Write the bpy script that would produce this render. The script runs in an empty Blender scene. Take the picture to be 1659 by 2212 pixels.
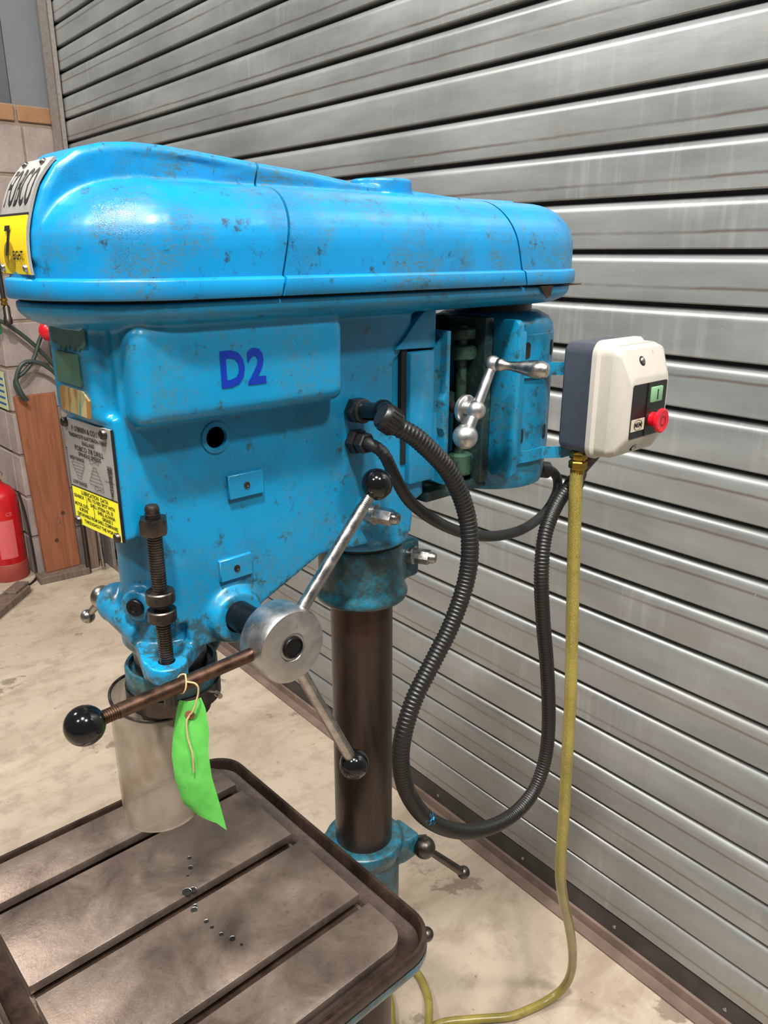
import bpy, bmesh, math, random
from mathutils import Vector, Matrix, Euler
random.seed(7)
S = bpy.context.scene
COL = S.collection
PI = math.pi
V = Vector
# ------------------------------------------------------------------ camera
cam_d = bpy.data.cameras.new('camera'); cam = bpy.data.objects.new('camera', cam_d); COL.objects.link(cam)
cam_d.sensor_fit = 'VERTICAL'; cam_d.sensor_height = 36.0; cam_d.lens = 36.0*1687.0/2212.0
cam_d.clip_start = 0.02; cam_d.clip_end = 60
cam.location = (-.5725, -.6704, 1.55)
_th = math.atan(561/1687.0); _a = math.radians(47.7)
_F = V((math.cos(_a)*math.cos(_th), math.sin(_a)*math.cos(_th), -math.sin(_th)))
cam.rotation_euler = _F.to_track_quat('-Z', 'Y').to_euler()
S.camera = cam
# ------------------------------------------------------------------ world, lamps, exposure
w = bpy.data.worlds.new('world'); S.world = w; w.use_nodes = True
w.node_tree.nodes['Background'].inputs[0].default_value = (.92, .95, 1.0, 1)
w.node_tree.nodes['Background'].inputs[1].default_value = .165
def area(name, loc, target, power, sx, sy, colr=(1, 1, 1)):
    d = bpy.data.lights.new(name, 'AREA'); d.shape = 'RECTANGLE'; d.size = sx; d.size_y = sy
    d.energy = power; d.color = colr
    o = bpy.data.objects.new(name, d); COL.objects.link(o); o.location = loc
    o.rotation_euler = (V(target)-V(loc)).to_track_quat('-Z', 'Y').to_euler()
    return o
area('ceiling_lamp', (-1.0, -1.05, 4.4), (0, 0, 1), 205, .25, .2, (1, .97, .92))
area('ceiling_lamp', (-2.6, -.8, 4.4), (0, 0, 1), 75, .3, .25, (1, .97, .92))
area('ceiling_lamp', (-1.6, 2.6, 4.4), (.3, 2, 0), 110, .6, .4, (1, .95, .88))
area('ceiling_lamp', (-.3, -2.1, 4.1), (0, 0, 1), 95, .3, .25, (1, .97, .92))
S.view_settings.view_transform = 'Standard'; S.view_settings.look = 'None'
S.view_settings.exposure = 0.0; S.view_settings.gamma = 1.0; S.view_settings.use_curve_mapping = False
# ------------------------------------------------------------------ materials
def sr(r, g, b):
    f = lambda c: (c/255/12.92) if c/255 <= .04045 else ((c/255+.055)/1.055)**2.4
    return (f(r), f(g), f(b), 1)
class NT:
    def __init__(s, name):
        s.m = bpy.data.materials.new(name); s.m.use_nodes = True
        s.t = s.m.node_tree; s.n = s.t.nodes; s.l = s.t.links; s.b = s.n['Principled BSDF']
        s.tc = s.n.new('ShaderNodeTexCoord')
    def node(s, k, **kw):
        x = s.n.new(k)
        for a, v in kw.items(): setattr(x, a, v)
        return x
    def link(s, a, b): s.l.new(a, b)
    def obj(s, scale=(1, 1, 1), kind='Object'):
        mp = s.node('ShaderNodeMapping'); s.link(s.tc.outputs[kind], mp.inputs[0]); mp.inputs['Scale'].default_value = scale
        return mp.outputs[0]
    def noise(s, vec, scale, detail=6, rough=.6, dist=0):
        x = s.node('ShaderNodeTexNoise'); s.link(vec, x.inputs['Vector'])
        x.inputs['Scale'].default_value = scale; x.inputs['Detail'].default_value = detail
        x.inputs['Roughness'].default_value = rough; x.inputs['Distortion'].default_value = dist
        return x.outputs['Fac']
    def ramp(s, fac, a, b, va=0, vb=1):
        x = s.node('ShaderNodeMapRange'); s.link(fac, x.inputs[0])
        x.inputs[1].default_value = a; x.inputs[2].default_value = b; x.inputs[3].default_value = va; x.inputs[4].default_value = vb
        return x.outputs[0]
    def math(s, op, a, b=0.0, c=None):
        x = s.node('ShaderNodeMath', operation=op)
        for i, q in enumerate((a, b) if c is None else (a, b, c)):
            if isinstance(q, (int, float)): x.inputs[i].default_value = q
            else: s.link(q, x.inputs[i])
        return x.outputs[0]
    def mix(s, fac, a, b):
        x = s.node('ShaderNodeMix', data_type='RGBA')
        if isinstance(fac, (int, float)): x.inputs[0].default_value = fac
        else: s.link(fac, x.inputs[0])
        for i, q in ((6, a), (7, b)):
            if isinstance(q, tuple): x.inputs[i].default_value = q
            else: s.link(q, x.inputs[i])
        return x.outputs[2]
    def bump(s, h, strength=.3, dist=.001):
        x = s.node('ShaderNodeBump'); s.link(h, x.inputs['Height'])
        x.inputs['Strength'].default_value = strength; x.inputs['Distance'].default_value = dist
        s.link(x.outputs[0], s.b.inputs['Normal'])
    def color(s, c):
        if isinstance(c, tuple): s.b.inputs['Base Color'].default_value = c
        else: s.link(c, s.b.inputs['Base Color'])
    def set(s, **kw):
        for k, v in kw.items():
            i = s.b.inputs[k.replace('_', ' ')]
            if hasattr(v, 'links') or hasattr(v, 'is_linked') and not isinstance(v, (int, float)): s.link(v, i)
            else: i.default_value = v
        return s

def plain(name, c, rough=.5, metal=0.0, var=.12, scale=60, dirt=None, dirt_amt=.5, bump=.0):
    t = NT(name); v = t.obj()
    n = t.noise(v, scale, 5)
    dark = tuple(x*(1-var*2) for x in c[:3])+(1,)
    base = t.mix(t.ramp(n, .3, .7), dark, c)
    if dirt:
        n2 = t.noise(v, scale*.6, 8, .7)
        base = t.mix(t.ramp(n2, 1-dirt_amt, 1-dirt_amt+.08), base, dirt)
    t.color(base); t.b.inputs['Roughness'].default_value = rough; t.b.inputs['Metallic'].default_value = metal
    if bump: t.bump(n, bump, .0006)
    return t.m

def blue_paint(name, wear=.5, base=(2, 122, 168), grime=.0, stretch=(1, 1, 1), low=False):
    t = NT(name); v = t.obj(); vs = t.obj(stretch)
    c0 = sr(*base); c1 = sr(int(base[0]*1.3)+4, min(255, int(base[1]*1.08)), min(255, int(base[2]*1.06)))
    col = t.mix(t.ramp(t.noise(v, 9, 4), .3, .7), c0, c1)
    # faint dusty film in broad patches
    patch = t.ramp(t.noise(v, 12, 7, .7), .46, .60)
    fine = t.ramp(t.noise(vs, 150, 10, .82), .44, .58)
    film = t.math('MULTIPLY', t.math('MULTIPLY', patch, fine), (.62 if stretch != (1, 1, 1) else .34)*1.35+grime)
    col = t.mix(film, col, sr(74, 96, 84))
    # crackle: hair cracks inside patches
    vo = t.node('ShaderNodeTexVoronoi', feature='DISTANCE_TO_EDGE'); t.link(v, vo.inputs['Vector']); vo.inputs['Scale'].default_value = 820
    crack = t.ramp(vo.outputs['Distance'], .0, .13, 1, 0)
    cm = t.math('MULTIPLY', crack, t.ramp(t.noise(v, 11, 5, .6), .53, .63))
    col = t.mix(t.math('MULTIPLY', cm, .6), col, sr(35, 62, 66))
    # chips
    bm_ = t.ramp(t.noise(v, 16, 4, .6), .45, .65, -.06, .05)
    chip = t.ramp(t.math('ADD', t.noise(t.obj((.8, 1, 1.6)), 95, 12, .74, .5), bm_), .735-wear*.12, .745-wear*.12)
    col = t.mix(chip, col, sr(58, 88, 78))
    chip2 = t.ramp(t.math('ADD', t.noise(v, 150, 12, .78), bm_), .745-wear*.08, .755-wear*.08)
    col = t.mix(chip2, col, sr(42, 40, 34))
    if grime:
        g = t.ramp(t.noise(v, 55, 11, .78), .58-grime*.25, .66-grime*.15)
        col = t.mix(t.math('MULTIPLY', g, .85), col, sr(40, 50, 44))
    if low:
        sp = t.node('ShaderNodeSeparateXYZ'); t.link(t.tc.outputs['Object'], sp.inputs[0])
        zz = t.ramp(sp.outputs[2], 1.17, 1.27, .17, 0)
        gg = t.ramp(t.math('ADD', t.noise(v, 60, 9, .75), zz), .58, .66)
        col = t.mix(t.math('MULTIPLY', gg, .8), col, sr(44, 66, 58))
    t.color(col)
    h = t.math('SUBTRACT', t.math('MULTIPLY', t.noise(v, 240, 4), .35), t.math('ADD', t.math('MULTIPLY', cm, .22), chip))
    t.bump(h, .35, .0007)
    r = t.ramp(t.noise(v, 40, 5), .3, .7, .24, .4)
    t.link(t.math('ADD', r, t.math('MULTIPLY', chip, .3)), t.b.inputs['Roughness'])
    return t.m

def metal(name, c, rough=.35, spots=.0, spotc=(40, 34, 30), scale=90, mtl=1.0, streak=None, dk=.6):
    t = NT(name); v = t.obj(streak or (1, 1, 1))
    n = t.noise(v, scale, 6, .65)
    dark = tuple(x*dk for x in c[:3])+(1,)
    col = t.mix(t.ramp(n, .35, .7), dark, c)
    sp = t.ramp(t.noise(t.obj(), scale*1.8, 8, .75), .70-spots*.25, .74-spots*.25)
    if spots: col = t.mix(sp, col, sr(*spotc))
    t.color(col)
    t.link(t.ramp(n, .3, .7, max(.08, rough-.1), rough+.12), t.b.inputs['Roughness'])
    if spots: t.link(t.math('MULTIPLY', t.math('SUBTRACT', 1.0, t.math('MULTIPLY', sp, .8)), mtl), t.b.inputs['Metallic'])
    else: t.b.inputs['Metallic'].default_value = mtl
    t.bump(n, .12, .0004)
    return t.m

M = {}
M['blue'] = blue_paint('blue_paint', .5)
M['blue_head'] = blue_paint('blue_head_paint', .55, low=True)
M['grimy_shade'] = blue_paint('grimy_shade_dark_casting', .9, (6, 52, 66), .9)  # grime plus the motor cavity's shade, put into the colour
M['blue_cover'] = blue_paint('blue_cover_paint', .5, (3, 124, 180), .03, (1, 3, 3))
M['blue_dirty'] = blue_paint('worn_blue_paint', .8, (12, 120, 165), .45)
M['blue_motor'] = blue_paint('motor_blue_paint', .7, (6, 116, 156), .22)
M['teal'] = blue_paint('oily_teal_paint', .95, (6, 92, 116), .7)
M['steel'] = metal('bright_steel', sr(188, 184, 178), .3, .25)
M['alu'] = metal('cast_aluminium', sr(196, 194, 192), .38, .34, (84, 72, 58), 60, dk=.85)
M['dark_steel'] = metal('oiled_dark_steel', sr(100, 92, 87), .38, .2)
M['brown_steel'] = metal('brown_rusty_steel', sr(112, 86, 72), .4, .3, (52, 34, 26))
M['black_metal'] = plain('blackened_metal', sr(22, 22, 24), .35, .5)
M['black_gloss'] = plain('glossy_black_bakelite', sr(12, 12, 13), .12)
M['black_plastic'] = plain('black_plastic', sr(23, 21, 20), .4, dirt=sr(58, 48, 42), dirt_amt=.38)
M['rubber'] = plain('black_rubber', sr(28, 27, 27), .5)
M['void'] = plain('dark_void', sr(6, 7, 9), .8)
M['ink'] = plain('black_ink', sr(20, 18, 22), .5)
M['ink_blue'] = plain('dark_blue_lettering', sr(2, 44, 152), .35, var=.03)
M['yellow'] = plain('yellow_enamel', sr(240, 208, 12), .35, var=.04)
M['lemon'] = plain('lemon_enamel', sr(240, 232, 40), .4, var=.04)
M['plate'] = metal('brushed_plate', sr(168, 165, 160), .45, 0, mtl=.35, dk=.9)
M['white_panel'] = plain('cream_white_plastic', sr(184, 178, 168), .4, var=.04, dirt=sr(118, 106, 92), dirt_amt=.35, scale=90)
M['slate'] = plain('slate_grey_plastic', sr(66, 70, 80), .42, var=.08)
M['red'] = plain('red_plastic', sr(205, 20, 38), .3, var=.08)
M['green_btn'] = plain('pale_green_plastic', sr(126, 170, 128), .4, var=.05)
M['cream'] = plain('cream_label', sr(200, 188, 165), .5, var=.05)
M['brass'] = metal('brass', sr(180, 142, 60), .32, .15)
M['string'] = plain('cotton_string', sr(190, 165, 120), .9, scale=300)
M['eyelet'] = plain('brown_card_eyelet', sr(140, 92, 62), .7)
M['cable_black'] = M['rubber']

def table_mat():
    t = NT('oiled_cast_iron'); v = t.obj()
    n = t.noise(v, 14, 8, .65, .5); n2 = t.noise(v, 160, 6, .7)
    col = t.mix(t.ramp(n, .3, .72), sr(96, 82, 74), sr(152, 136, 124))
    col = t.mix(t.ramp(t.noise(v, 7, 9, .7), .55, .75), col, sr(128, 104, 88))
    col = t.mix(t.math('MULTIPLY', t.ramp(n2, .58, .72), .5), col, sr(48, 40, 36))
    sc = t.noise(t.obj((4, 90, 1)), 9, 4, .6)
    col = t.mix(t.math('MULTIPLY', t.ramp(sc, .66, .7), .35), col, sr(160, 150, 142))
    t.color(col); t.b.inputs['Metallic'].default_value = .65
    t.link(t.ramp(n, .3, .7, .26, .44), t.b.inputs['Roughness'])
    t.bump(t.math('ADD', n2, t.math('MULTIPLY', sc, .4)), .45, .0008)
    return t.m
M['table'] = table_mat()
def tray_mat():
    t = NT('oily_brown_cast_iron'); v = t.obj()
    n = t.noise(v, 40, 8, .7)
    t.color(t.mix(t.ramp(n, .35, .7), sr(38, 28, 22), sr(74, 58, 48))); t.b.inputs['Metallic'].default_value = .35
    t.b.inputs['Roughness'].default_value = .3; t.bump(t.noise(v, 220, 6, .75), .5, .0012)
    return t.m
M['tray'] = tray_mat()
def column_mat():
    t = NT('brown_oiled_column'); v = t.obj((6, 6, 1))
    n = t.noise(v, 5, 8, .6); n2 = t.noise(t.obj((1, 1, 1)), 14, 7, .6)
    col = t.mix(t.ramp(n, .3, .7), sr(44, 37, 33), sr(78, 67, 60))
    col = t.mix(t.math('MULTIPLY', t.ramp(n2, .5, .65), .5), col, sr(76, 54, 46))
    t.color(col); t.b.inputs['Metallic'].default_value = .75
    t.link(t.ramp(n, .3, .7, .25, .42), t.b.inputs['Roughness']); t.bump(t.noise(t.obj((1, 1, 12)), 60, 4), .1, .0004)
    return t.m
M['column'] = column_mat()
def floor_mat():
    t = NT('stained_concrete'); v = t.obj()
    n = t.noise(v, 1.3, 8, .62, .6); n2 = t.noise(v, 9, 9, .7)
    col = t.mix(t.ramp(n, .3, .7), sr(158, 142, 124), sr(200, 186, 166))
    col = t.mix(t.math('MULTIPLY', t.ramp(t.noise(t.obj((1, 3.2, 1)), 2.3, 8, .65, 1.0), .5, .66), .45), col, sr(140, 118, 98))
    col = t.mix(t.math('MULTIPLY', t.ramp(n2, .50, .62), .5), col, sr(140, 122, 106))
    st = t.ramp(t.noise(v, 3.6, 9, .66, .2), .60, .625)
    col = t.mix(t.math('MULTIPLY', st, .62), col, sr(98, 82, 70))
    spk = t.ramp(t.noise(v, 34, 7, .66), .66, .69)
    col = t.mix(t.math('MULTIPLY', spk, .6), col, sr(96, 80, 68))
    sc = t.ramp(t.noise(t.obj((30, 1.5, 1)), 2.4, 5, .6, 1.5), .70, .72)
    col = t.mix(t.math('MULTIPLY', sc, .3), col, sr(120, 104, 90))
    t.color(col); t.link(t.ramp(n2, .3, .7, .45, .7), t.b.inputs['Roughness'])
    t.bump(t.noise(v, 120, 8, .75), .3, .002)
    return t.m
M['floor'] = floor_mat()
def slat_mat():
    t = NT('galvanised_slat')
    oi = t.node('ShaderNodeObjectInfo'); sep = t.node('ShaderNodeSeparateXYZ'); t.link(t.tc.outputs['Object'], sep.inputs[0])
    off = t.node('ShaderNodeCombineXYZ'); rnd = oi.outputs['Random']
    t.link(t.math('MULTIPLY', rnd, 37.0), off.inputs[0]); t.link(t.math('MULTIPLY', rnd, 11.0), off.inputs[2])
    add = t.node('ShaderNodeVectorMath', operation='ADD'); t.link(t.tc.outputs['Object'], add.inputs[0]); t.link(off.outputs[0], add.inputs[1])
    def mp(sc):
        m = t.node('ShaderNodeMapping'); t.link(add.outputs[0], m.inputs[0]); m.inputs['Scale'].default_value = sc; return m.outputs[0]
    n = t.noise(mp((1, .7, 3)), 3, 6, .6)
    base = t.mix(t.ramp(n, .3, .7), sr(132, 136, 136), sr(164, 167, 167))
    drip = t.ramp(t.noise(mp((1, 1, .06)), 55, 5, .6), .52, .7)
    m1 = t.math('MULTIPLY', drip, t.ramp(t.noise(mp((1, 1, 1)), 2.2, 4), .45, .62))
    base = t.mix(t.math('MULTIPLY', m1, .28), base, sr(200, 200, 198))
    dust = t.ramp(t.noise(mp((1, 1, 4)), 5, 7, .65), .52, .72)
    base = t.mix(t.math('MULTIPLY', dust, .3), base, sr(140, 126, 116))
    # brown dirt line running along the slat, at its own height on each slat
    wob = t.math('MULTIPLY', t.math('SUBTRACT', t.noise(mp((0, 1, 0)), 3, 9, .7), .5), .010)
    h = t.math('ADD', t.math('ADD', .016, t.math('MULTIPLY', t.math('FRACT', t.math('MULTIPLY', rnd, 7.3)), .045)), wob)
    d = t.math('ABSOLUTE', t.math('SUBTRACT', sep.outputs[2], h))
    line = t.ramp(d, .0005, .0042, 1, 0)
    line = t.math('MULTIPLY', line, t.ramp(t.noise(mp((0, 1, 0)), 1.3, 5), .36, .5))
    line = t.math('MULTIPLY', line, t.ramp(rnd, .35, .37, 0, 1))
    base = t.mix(t.math('MULTIPLY', line, .75), base, sr(100, 84, 74))
    spk = t.ramp(t.noise(mp((1, 1, 1)), 90, 4, .6), .72, .76)
    base = t.mix(t.math('MULTIPLY', spk, .6), base, sr(215, 215, 212))
    sl = t.node('ShaderNodeSeparateXYZ'); t.link(oi.outputs['Location'], sl.inputs[0])
    low = t.math('MULTIPLY', t.ramp(sl.outputs[2], .1, 1.3, 1, 0), t.ramp(t.noise(mp((1, 1, 2)), 4, 7, .7), .3, .65, .1, .5))
    base = t.mix(low, base, sr(126, 118, 108))
    t.color(base); t.b.inputs['Metallic'].default_value = .5
    t.link(t.ramp(n, .3, .7, .3, .42), t.b.inputs['Roughness'])
    t.bump(t.math('SUBTRACT', t.noise(mp((1, .5, 2)), 14, 4), t.math('MULTIPLY', line, .6)), .2, .0015)
    return t.m
M['slat'] = slat_mat()
M['guide'] = metal('painted_steel_channel', sr(150, 142, 134), .5, .2, mtl=.3)
M['bar_gap_dark'] = plain('dark_seal_and_gap_shade', sr(60, 56, 54), .5, var=.3, scale=14)  # bottom seal, and the painted shade behind the slats
M['kerb'] = plain('dusty_brown_steel', sr(124, 104, 92), .6, var=.25, scale=10)
def block_mat(name, a, b, rough=.9):
    t = NT(name); v = t.obj()
    col = t.mix(t.ramp(t.noise(v, 5, 8, .7), .3, .7), sr(*a), sr(*b))
    col = t.mix(t.math('MULTIPLY', t.ramp(t.noise(v, 130, 6, .7), .55, .7), .45), col, sr(98, 84, 80))
    t.color(col); t.b.inputs['Roughness'].default_value = rough; t.bump(t.noise(v, 160, 8, .8), .8, .004)
    return t.m
M['block'] = block_mat('painted_concrete_block', (142, 128, 122), (176, 162, 155))
M['brick'] = block_mat('buff_brick', (142, 104, 74), (170, 130, 94))
M['mortar'] = block_mat('mortar', (136, 120, 102), (162, 146, 126))
M['sheet'] = plain('grey_painted_sheet', sr(112, 114, 118), .5, var=.08, scale=3)
M['sheet_dark'] = plain('dark_grey_painted_steel', sr(84, 86, 90), .5, var=.08, scale=3)
def wood_mat(name, a, b):
    t = NT(name); v = t.obj((14, 14, 1))
    n = t.noise(v, 4, 7, .6, .7)
    col = t.mix(t.ramp(n, .3, .7), sr(*a), sr(*b))
    t.color(col); t.b.inputs['Roughness'].default_value = .6; t.bump(n, .3, .001)
    return t.m
M['wood'] = wood_mat('reddish_brown_board', (116, 68, 42), (150, 92, 60))
M['wood_grey'] = wood_mat('weathered_timber', (84, 70, 60), (120, 104, 92))
M['wood_old'] = wood_mat('grey_brown_timber', (96, 78, 66), (136, 116, 100))
M['ext_red'] = plain('red_enamel', sr(196, 22, 30), .3, var=.12, scale=12)
M['ext_foot'] = plain('dusty_red_plastic', sr(150, 62, 50), .6, var=.12, scale=20)
M['label_pink'] = plain('pale_red_print', sr(214, 96, 98), .5, var=.1, scale=120)
M['white'] = plain('white_print', sr(225, 222, 216), .5, var=.03)
M['hose_green'] = plain('dark_green_hose', sr(52, 66, 60), .45)
M['green'] = plain('green_plastic', sr(20, 120, 62), .4)
M['pipe'] = plain('grey_pipe', sr(168, 170, 174), .4)
M['poster'] = plain('pale_green_notice', sr(196, 206, 160), .6)
M['decal_green'] = plain('green_primer_patch', sr(62, 104, 88), .55, dirt=sr(96, 92, 46), dirt_amt=.45, scale=50)
def decal_brown():
    t = NT('flaking_brown_transfer'); v = t.obj((1, 60, 12))
    n = t.noise(v, 1.6, 6, .6, 1.0)
    c = t.mix(t.ramp(n, .4, .5), sr(138, 100, 50), sr(168, 152, 104))
    c = t.mix(t.ramp(n, .60, .62), c, sr(66, 130, 130)); t.color(c); t.b.inputs['Roughness'].default_value = .6
    return t.m
M['decal_brown'] = decal_brown()
M['old_green'] = plain('oily_green_paint', sr(52, 84, 66), .45, dirt=sr(30, 34, 30), dirt_amt=.5, scale=120)
M['primer'] = plain('grey_green_primer', sr(66, 104, 100), .55, dirt=sr(92, 84, 60), dirt_amt=.42, scale=40)
def tag_mat():
    t = NT('green_card'); v = t.obj()
    c = t.mix(t.ramp(t.noise(v, 60, 6, .6), .3, .7), sr(74, 164, 60), sr(98, 190, 82))
    c = t.mix(t.math('MULTIPLY', t.ramp(t.noise(v, 30, 7), .62, .7), .5), c, sr(96, 150, 70))
    t.color(c); t.b.inputs['Roughness'].default_value = .85
    return t.m
M['tag'] = tag_mat()
def clear_mat(name, c, alpha, rough, dirt, amt):
    t = NT(name); v = t.obj((1, 1, .5))
    n = t.noise(v, 34, 7, .65)
    t.color(t.mix(t.ramp(n, .4, .7), sr(*c), sr(*dirt)))
    t.b.inputs['Roughness'].default_value = rough; t.b.inputs['IOR'].default_value = 1.45
    sep = t.node('ShaderNodeSeparateXYZ'); t.link(t.tc.outputs['Object'], sep.inputs[0])
    a = t.ramp(n, .35, .72, alpha, min(1, alpha+amt))
    t.link(a, t.b.inputs['Alpha'])
    return t.m
M['clear'] = clear_mat('dirty_clear_plastic', (176, 164, 148), .34, .22, (118, 94, 68), .42)
def hose_mat():
    t = NT('yellow_braided_pvc'); v = t.obj()
    c = t.mix(t.ramp(t.noise(v, 14, 6), .3, .7), sr(112, 100, 40), sr(146, 132, 58))
    w1 = t.node('ShaderNodeTexVoronoi', feature='DISTANCE_TO_EDGE'); t.link(t.obj((1, 1, .55)), w1.inputs['Vector']); w1.inputs['Scale'].default_value = 620
    c = t.mix(t.math('MULTIPLY', t.ramp(w1.outputs['Distance'], 0, .12, 1, 0), .35), c, sr(206, 194, 120))
    c = t.mix(t.math('MULTIPLY', t.ramp(t.noise(v, 26, 7, .7), .58, .7), .6), c, sr(78, 70, 40))
    t.color(c); t.b.inputs['Roughness'].default_value = .28; t.b.inputs['Subsurface Weight'].default_value = 0
    return t.m
M['yhose'] = hose_mat()

# ------------------------------------------------------------------ helpers
def link(name, me, mat=None, parent=None, smooth=40):
    me.name = name
    o = bpy.data.objects.new(name, me); COL.objects.link(o)
    if mat is not None and not me.materials: me.materials.append(M[mat] if isinstance(mat, str) else mat)
    if smooth:
        for p in me.polygons: p.use_smooth = True
        me.set_sharp_from_angle(angle=math.radians(smooth))
    if parent is not None: o.parent = parent
    return o
def mesh_of(bm):
    me = bpy.data.meshes.new('m'); bmesh.ops.recalc_face_normals(bm, faces=bm.faces); bm.to_mesh(me); bm.free(); return me
def obj(name, bm, mat, parent=None, smooth=40): return link(name, mesh_of(bm), mat, parent, smooth)
def empty(name, loc=(0, 0, 0), rz=0):
    o = bpy.data.objects.new(name, None); COL.objects.link(o); o.location = loc; o.rotation_euler.z = rz; o.empty_display_size = .05
    return o
def tag(o, label, cat, group=None):
    o['label'] = label; o['category'] = cat
    if group: o['group'] = group
    return o
def struct(o): o['kind'] = 'structure'; return o
def rotto(d):  # matrix turning +Z to direction d
    return V(d).normalized().to_track_quat('Z', 'Y').to_matrix().to_4x4()
def add_box(bm, lo, hi, bev=0, seg=2, mat4=None):
    lo, hi = V(lo), V(hi); c = (lo+hi)/2; s = hi-lo
    r = bmesh.ops.create_cube(bm, size=1.0)
    vs = r['verts']
    for v in vs: v.co = V((v.co.x*s.x, v.co.y*s.y, v.co.z*s.z))+c
    if bev:
        es = list({e for v in vs for e in v.link_edges})
        q = bmesh.ops.bevel(bm, geom=es, offset=bev, segments=seg, profile=.5, affect='EDGES')
        vs = list({v for f in q['faces'] for v in f.verts} | {v for v in vs if v.is_valid})
    if mat4 is not None: bmesh.ops.transform(bm, matrix=mat4, verts=vs)
    return vs
def lathe(bm, prof, n=32, mat4=None, cap=True):
    """prof: (radius, z) list, spun about z"""
    rings = []
    for r, z in prof:
        if r < 1e-6: rings.append([bm.verts.new((0, 0, z))])
        else: rings.append([bm.verts.new((r*math.cos(2*PI*i/n), r*math.sin(2*PI*i/n), z)) for i in range(n)])
    for a, b in zip(rings, rings[1:]):
        for i in range(n):
            j = (i+1) % n
            if len(a) == 1 and len(b) == 1: continue
            if len(a) == 1: bm.faces.new((a[0], b[i], b[j]))
            elif len(b) == 1: bm.faces.new((a[i], a[j], b[0]))
            else: bm.faces.new((a[i], a[j], b[j], b[i]))
    if cap:
        for rg in (rings[0], rings[-1]):
            if len(rg) > 2: bm.faces.new(rg)
    vs = [v for rg in rings for v in rg]
    if mat4 is not None: bmesh.ops.transform(bm, matrix=mat4, verts=vs)
    return vs
def cyl(bm, a, b, r, r2=None, n=24, bev=0):
    a, b = V(a), V(b); L = (b-a).length; r2 = r if r2 is None else r2
    prof = [(r-bev, 0), (r, bev), (r2, L-bev), (r2-bev, L)] if bev else [(r, 0), (r2, L)]
    return lathe(bm, prof, n, Matrix.Translation(a) @ rotto(b-a))
def lat(bm, a, d, prof, n=24): return lathe(bm, prof, n, Matrix.Translation(V(a)) @ rotto(d))
def ball(bm, c, r, n=20, sc=(1, 1, 1)):
    prof = [(r*math.sin(PI*i/n), -r*math.cos(PI*i/n)) for i in range(n+1)]
    prof[0] = (0, -r); prof[-1] = (0, r)
    return lathe(bm, prof, n*2, Matrix.Translation(V(c)) @ Matrix.Diagonal((*sc, 1)))
def prism(bm, poly, lo, hi, axis='y', bev=0, seg=2):
    """poly of 2D points extruded along axis between lo and hi"""
    def P(u, v, t): return {'y': (u, t, v), 'x': (t, u, v), 'z': (u, v, t)}[axis]
    A = [bm.verts.new(P(u, v, lo)) for u, v in poly]; B = [bm.verts.new(P(u, v, hi)) for u, v in poly]
    fs = [bm.faces.new(A), bm.faces.new(B)]
    n = len(poly)
    for i in range(n): fs.append(bm.faces.new((A[i], A[(i+1) % n], B[(i+1) % n], B[i])))
    bmesh.ops.recalc_face_normals(bm, faces=fs)
    if bev:
        es = [e for e in {e for f in fs for e in f.edges} if e.calc_face_angle(0) > .3]
        bmesh.ops.bevel(bm, geom=es, offset=bev, segments=seg, profile=.5, affect='EDGES')
def rrect(x0, y0, x1, y1, r, n=6):
    out = []
    for cx, cy, a0 in ((x1-r, y1-r, 0), (x0+r, y1-r, 90), (x0+r, y0+r, 180), (x1-r, y0+r, 270)):
        for i in range(n+1):
            a = math.radians(a0+90*i/n); out.append((cx+r*math.cos(a), cy+r*math.sin(a)))
    return out
def stadium(x0, x1, r, n=20):
    out = [(x1+r*math.cos(a), r*math.sin(a)) for a in [(-90+180*i/n)*PI/180 for i in range(n+1)]]
    out += [(x0+r*math.cos(a), r*math.sin(a)) for a in [(90+180*i/n)*PI/180 for i in range(n+1)]]
    return out
def loft(bm, loops, cap=True):
    """loops: list of (points2d, z)"""
    R = [[bm.verts.new((x, y, z)) for x, y in pts] for pts, z in loops]
    n = len(R[0])
    for a, b in zip(R, R[1:]):
        for i in range(n): bm.faces.new((a[i], a[(i+1) % n], b[(i+1) % n], b[i]))
    if cap: bm.faces.new(R[0]); bm.faces.new(R[-1])
def catmull(pts, per=8):
    P = [V(p) for p in pts]; P = [P[0]*2-P[1]]+P+[P[-1]*2-P[-2]]; out = []
    for i in range(1, len(P)-2):
        for k in range(per):
            t = k/per; a, b, c, d = P[i-1:i+3]
            out.append(.5*((2*b)+(c-a)*t+(2*a-5*b+4*c-d)*t*t+(3*b-a-3*c+d)*t**3))
    out.append(P[-2]); return out
def resample(path, step):
    L = [0]
    for a, b in zip(path, path[1:]): L.append(L[-1]+(b-a).length)
    n = max(2, int(L[-1]/step)); out = []; j = 0
    for i in range(n+1):
        d = L[-1]*i/n
        while j < len(L)-2 and L[j+1] < d: j += 1
        t = (d-L[j])/max(1e-9, L[j+1]-L[j]); out.append(path[j].lerp(path[j+1], min(1, t)))
    return out
def sweep(bm, path, rad, n=12, flat=None):
    """tube along path; rad: number or f(i, u)"""
    N = len(path); nrm = None; rings = []
    for i, p in enumerate(path):
        t = (path[min(i+1, N-1)]-path[max(i-1, 0)]).normalized()
        if nrm is None:
            nrm = t.orthogonal().normalized()
        nrm = (nrm-t*nrm.dot(t)).normalized(); bn = t.cross(nrm)
        r = rad(i, i/(N-1)) if callable(rad) else rad
        rings.append([bm.verts.new(p+nrm*r*math.cos(2*PI*k/n)+bn*r*math.sin(2*PI*k/n)) for k in range(n)])
    for a, b in zip(rings, rings[1:]):
        for k in range(n): bm.faces.new((a[k], a[(k+1) % n], b[(k+1) % n], b[k]))
    bm.faces.new(rings[0]); bm.faces.new(rings[-1])
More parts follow.
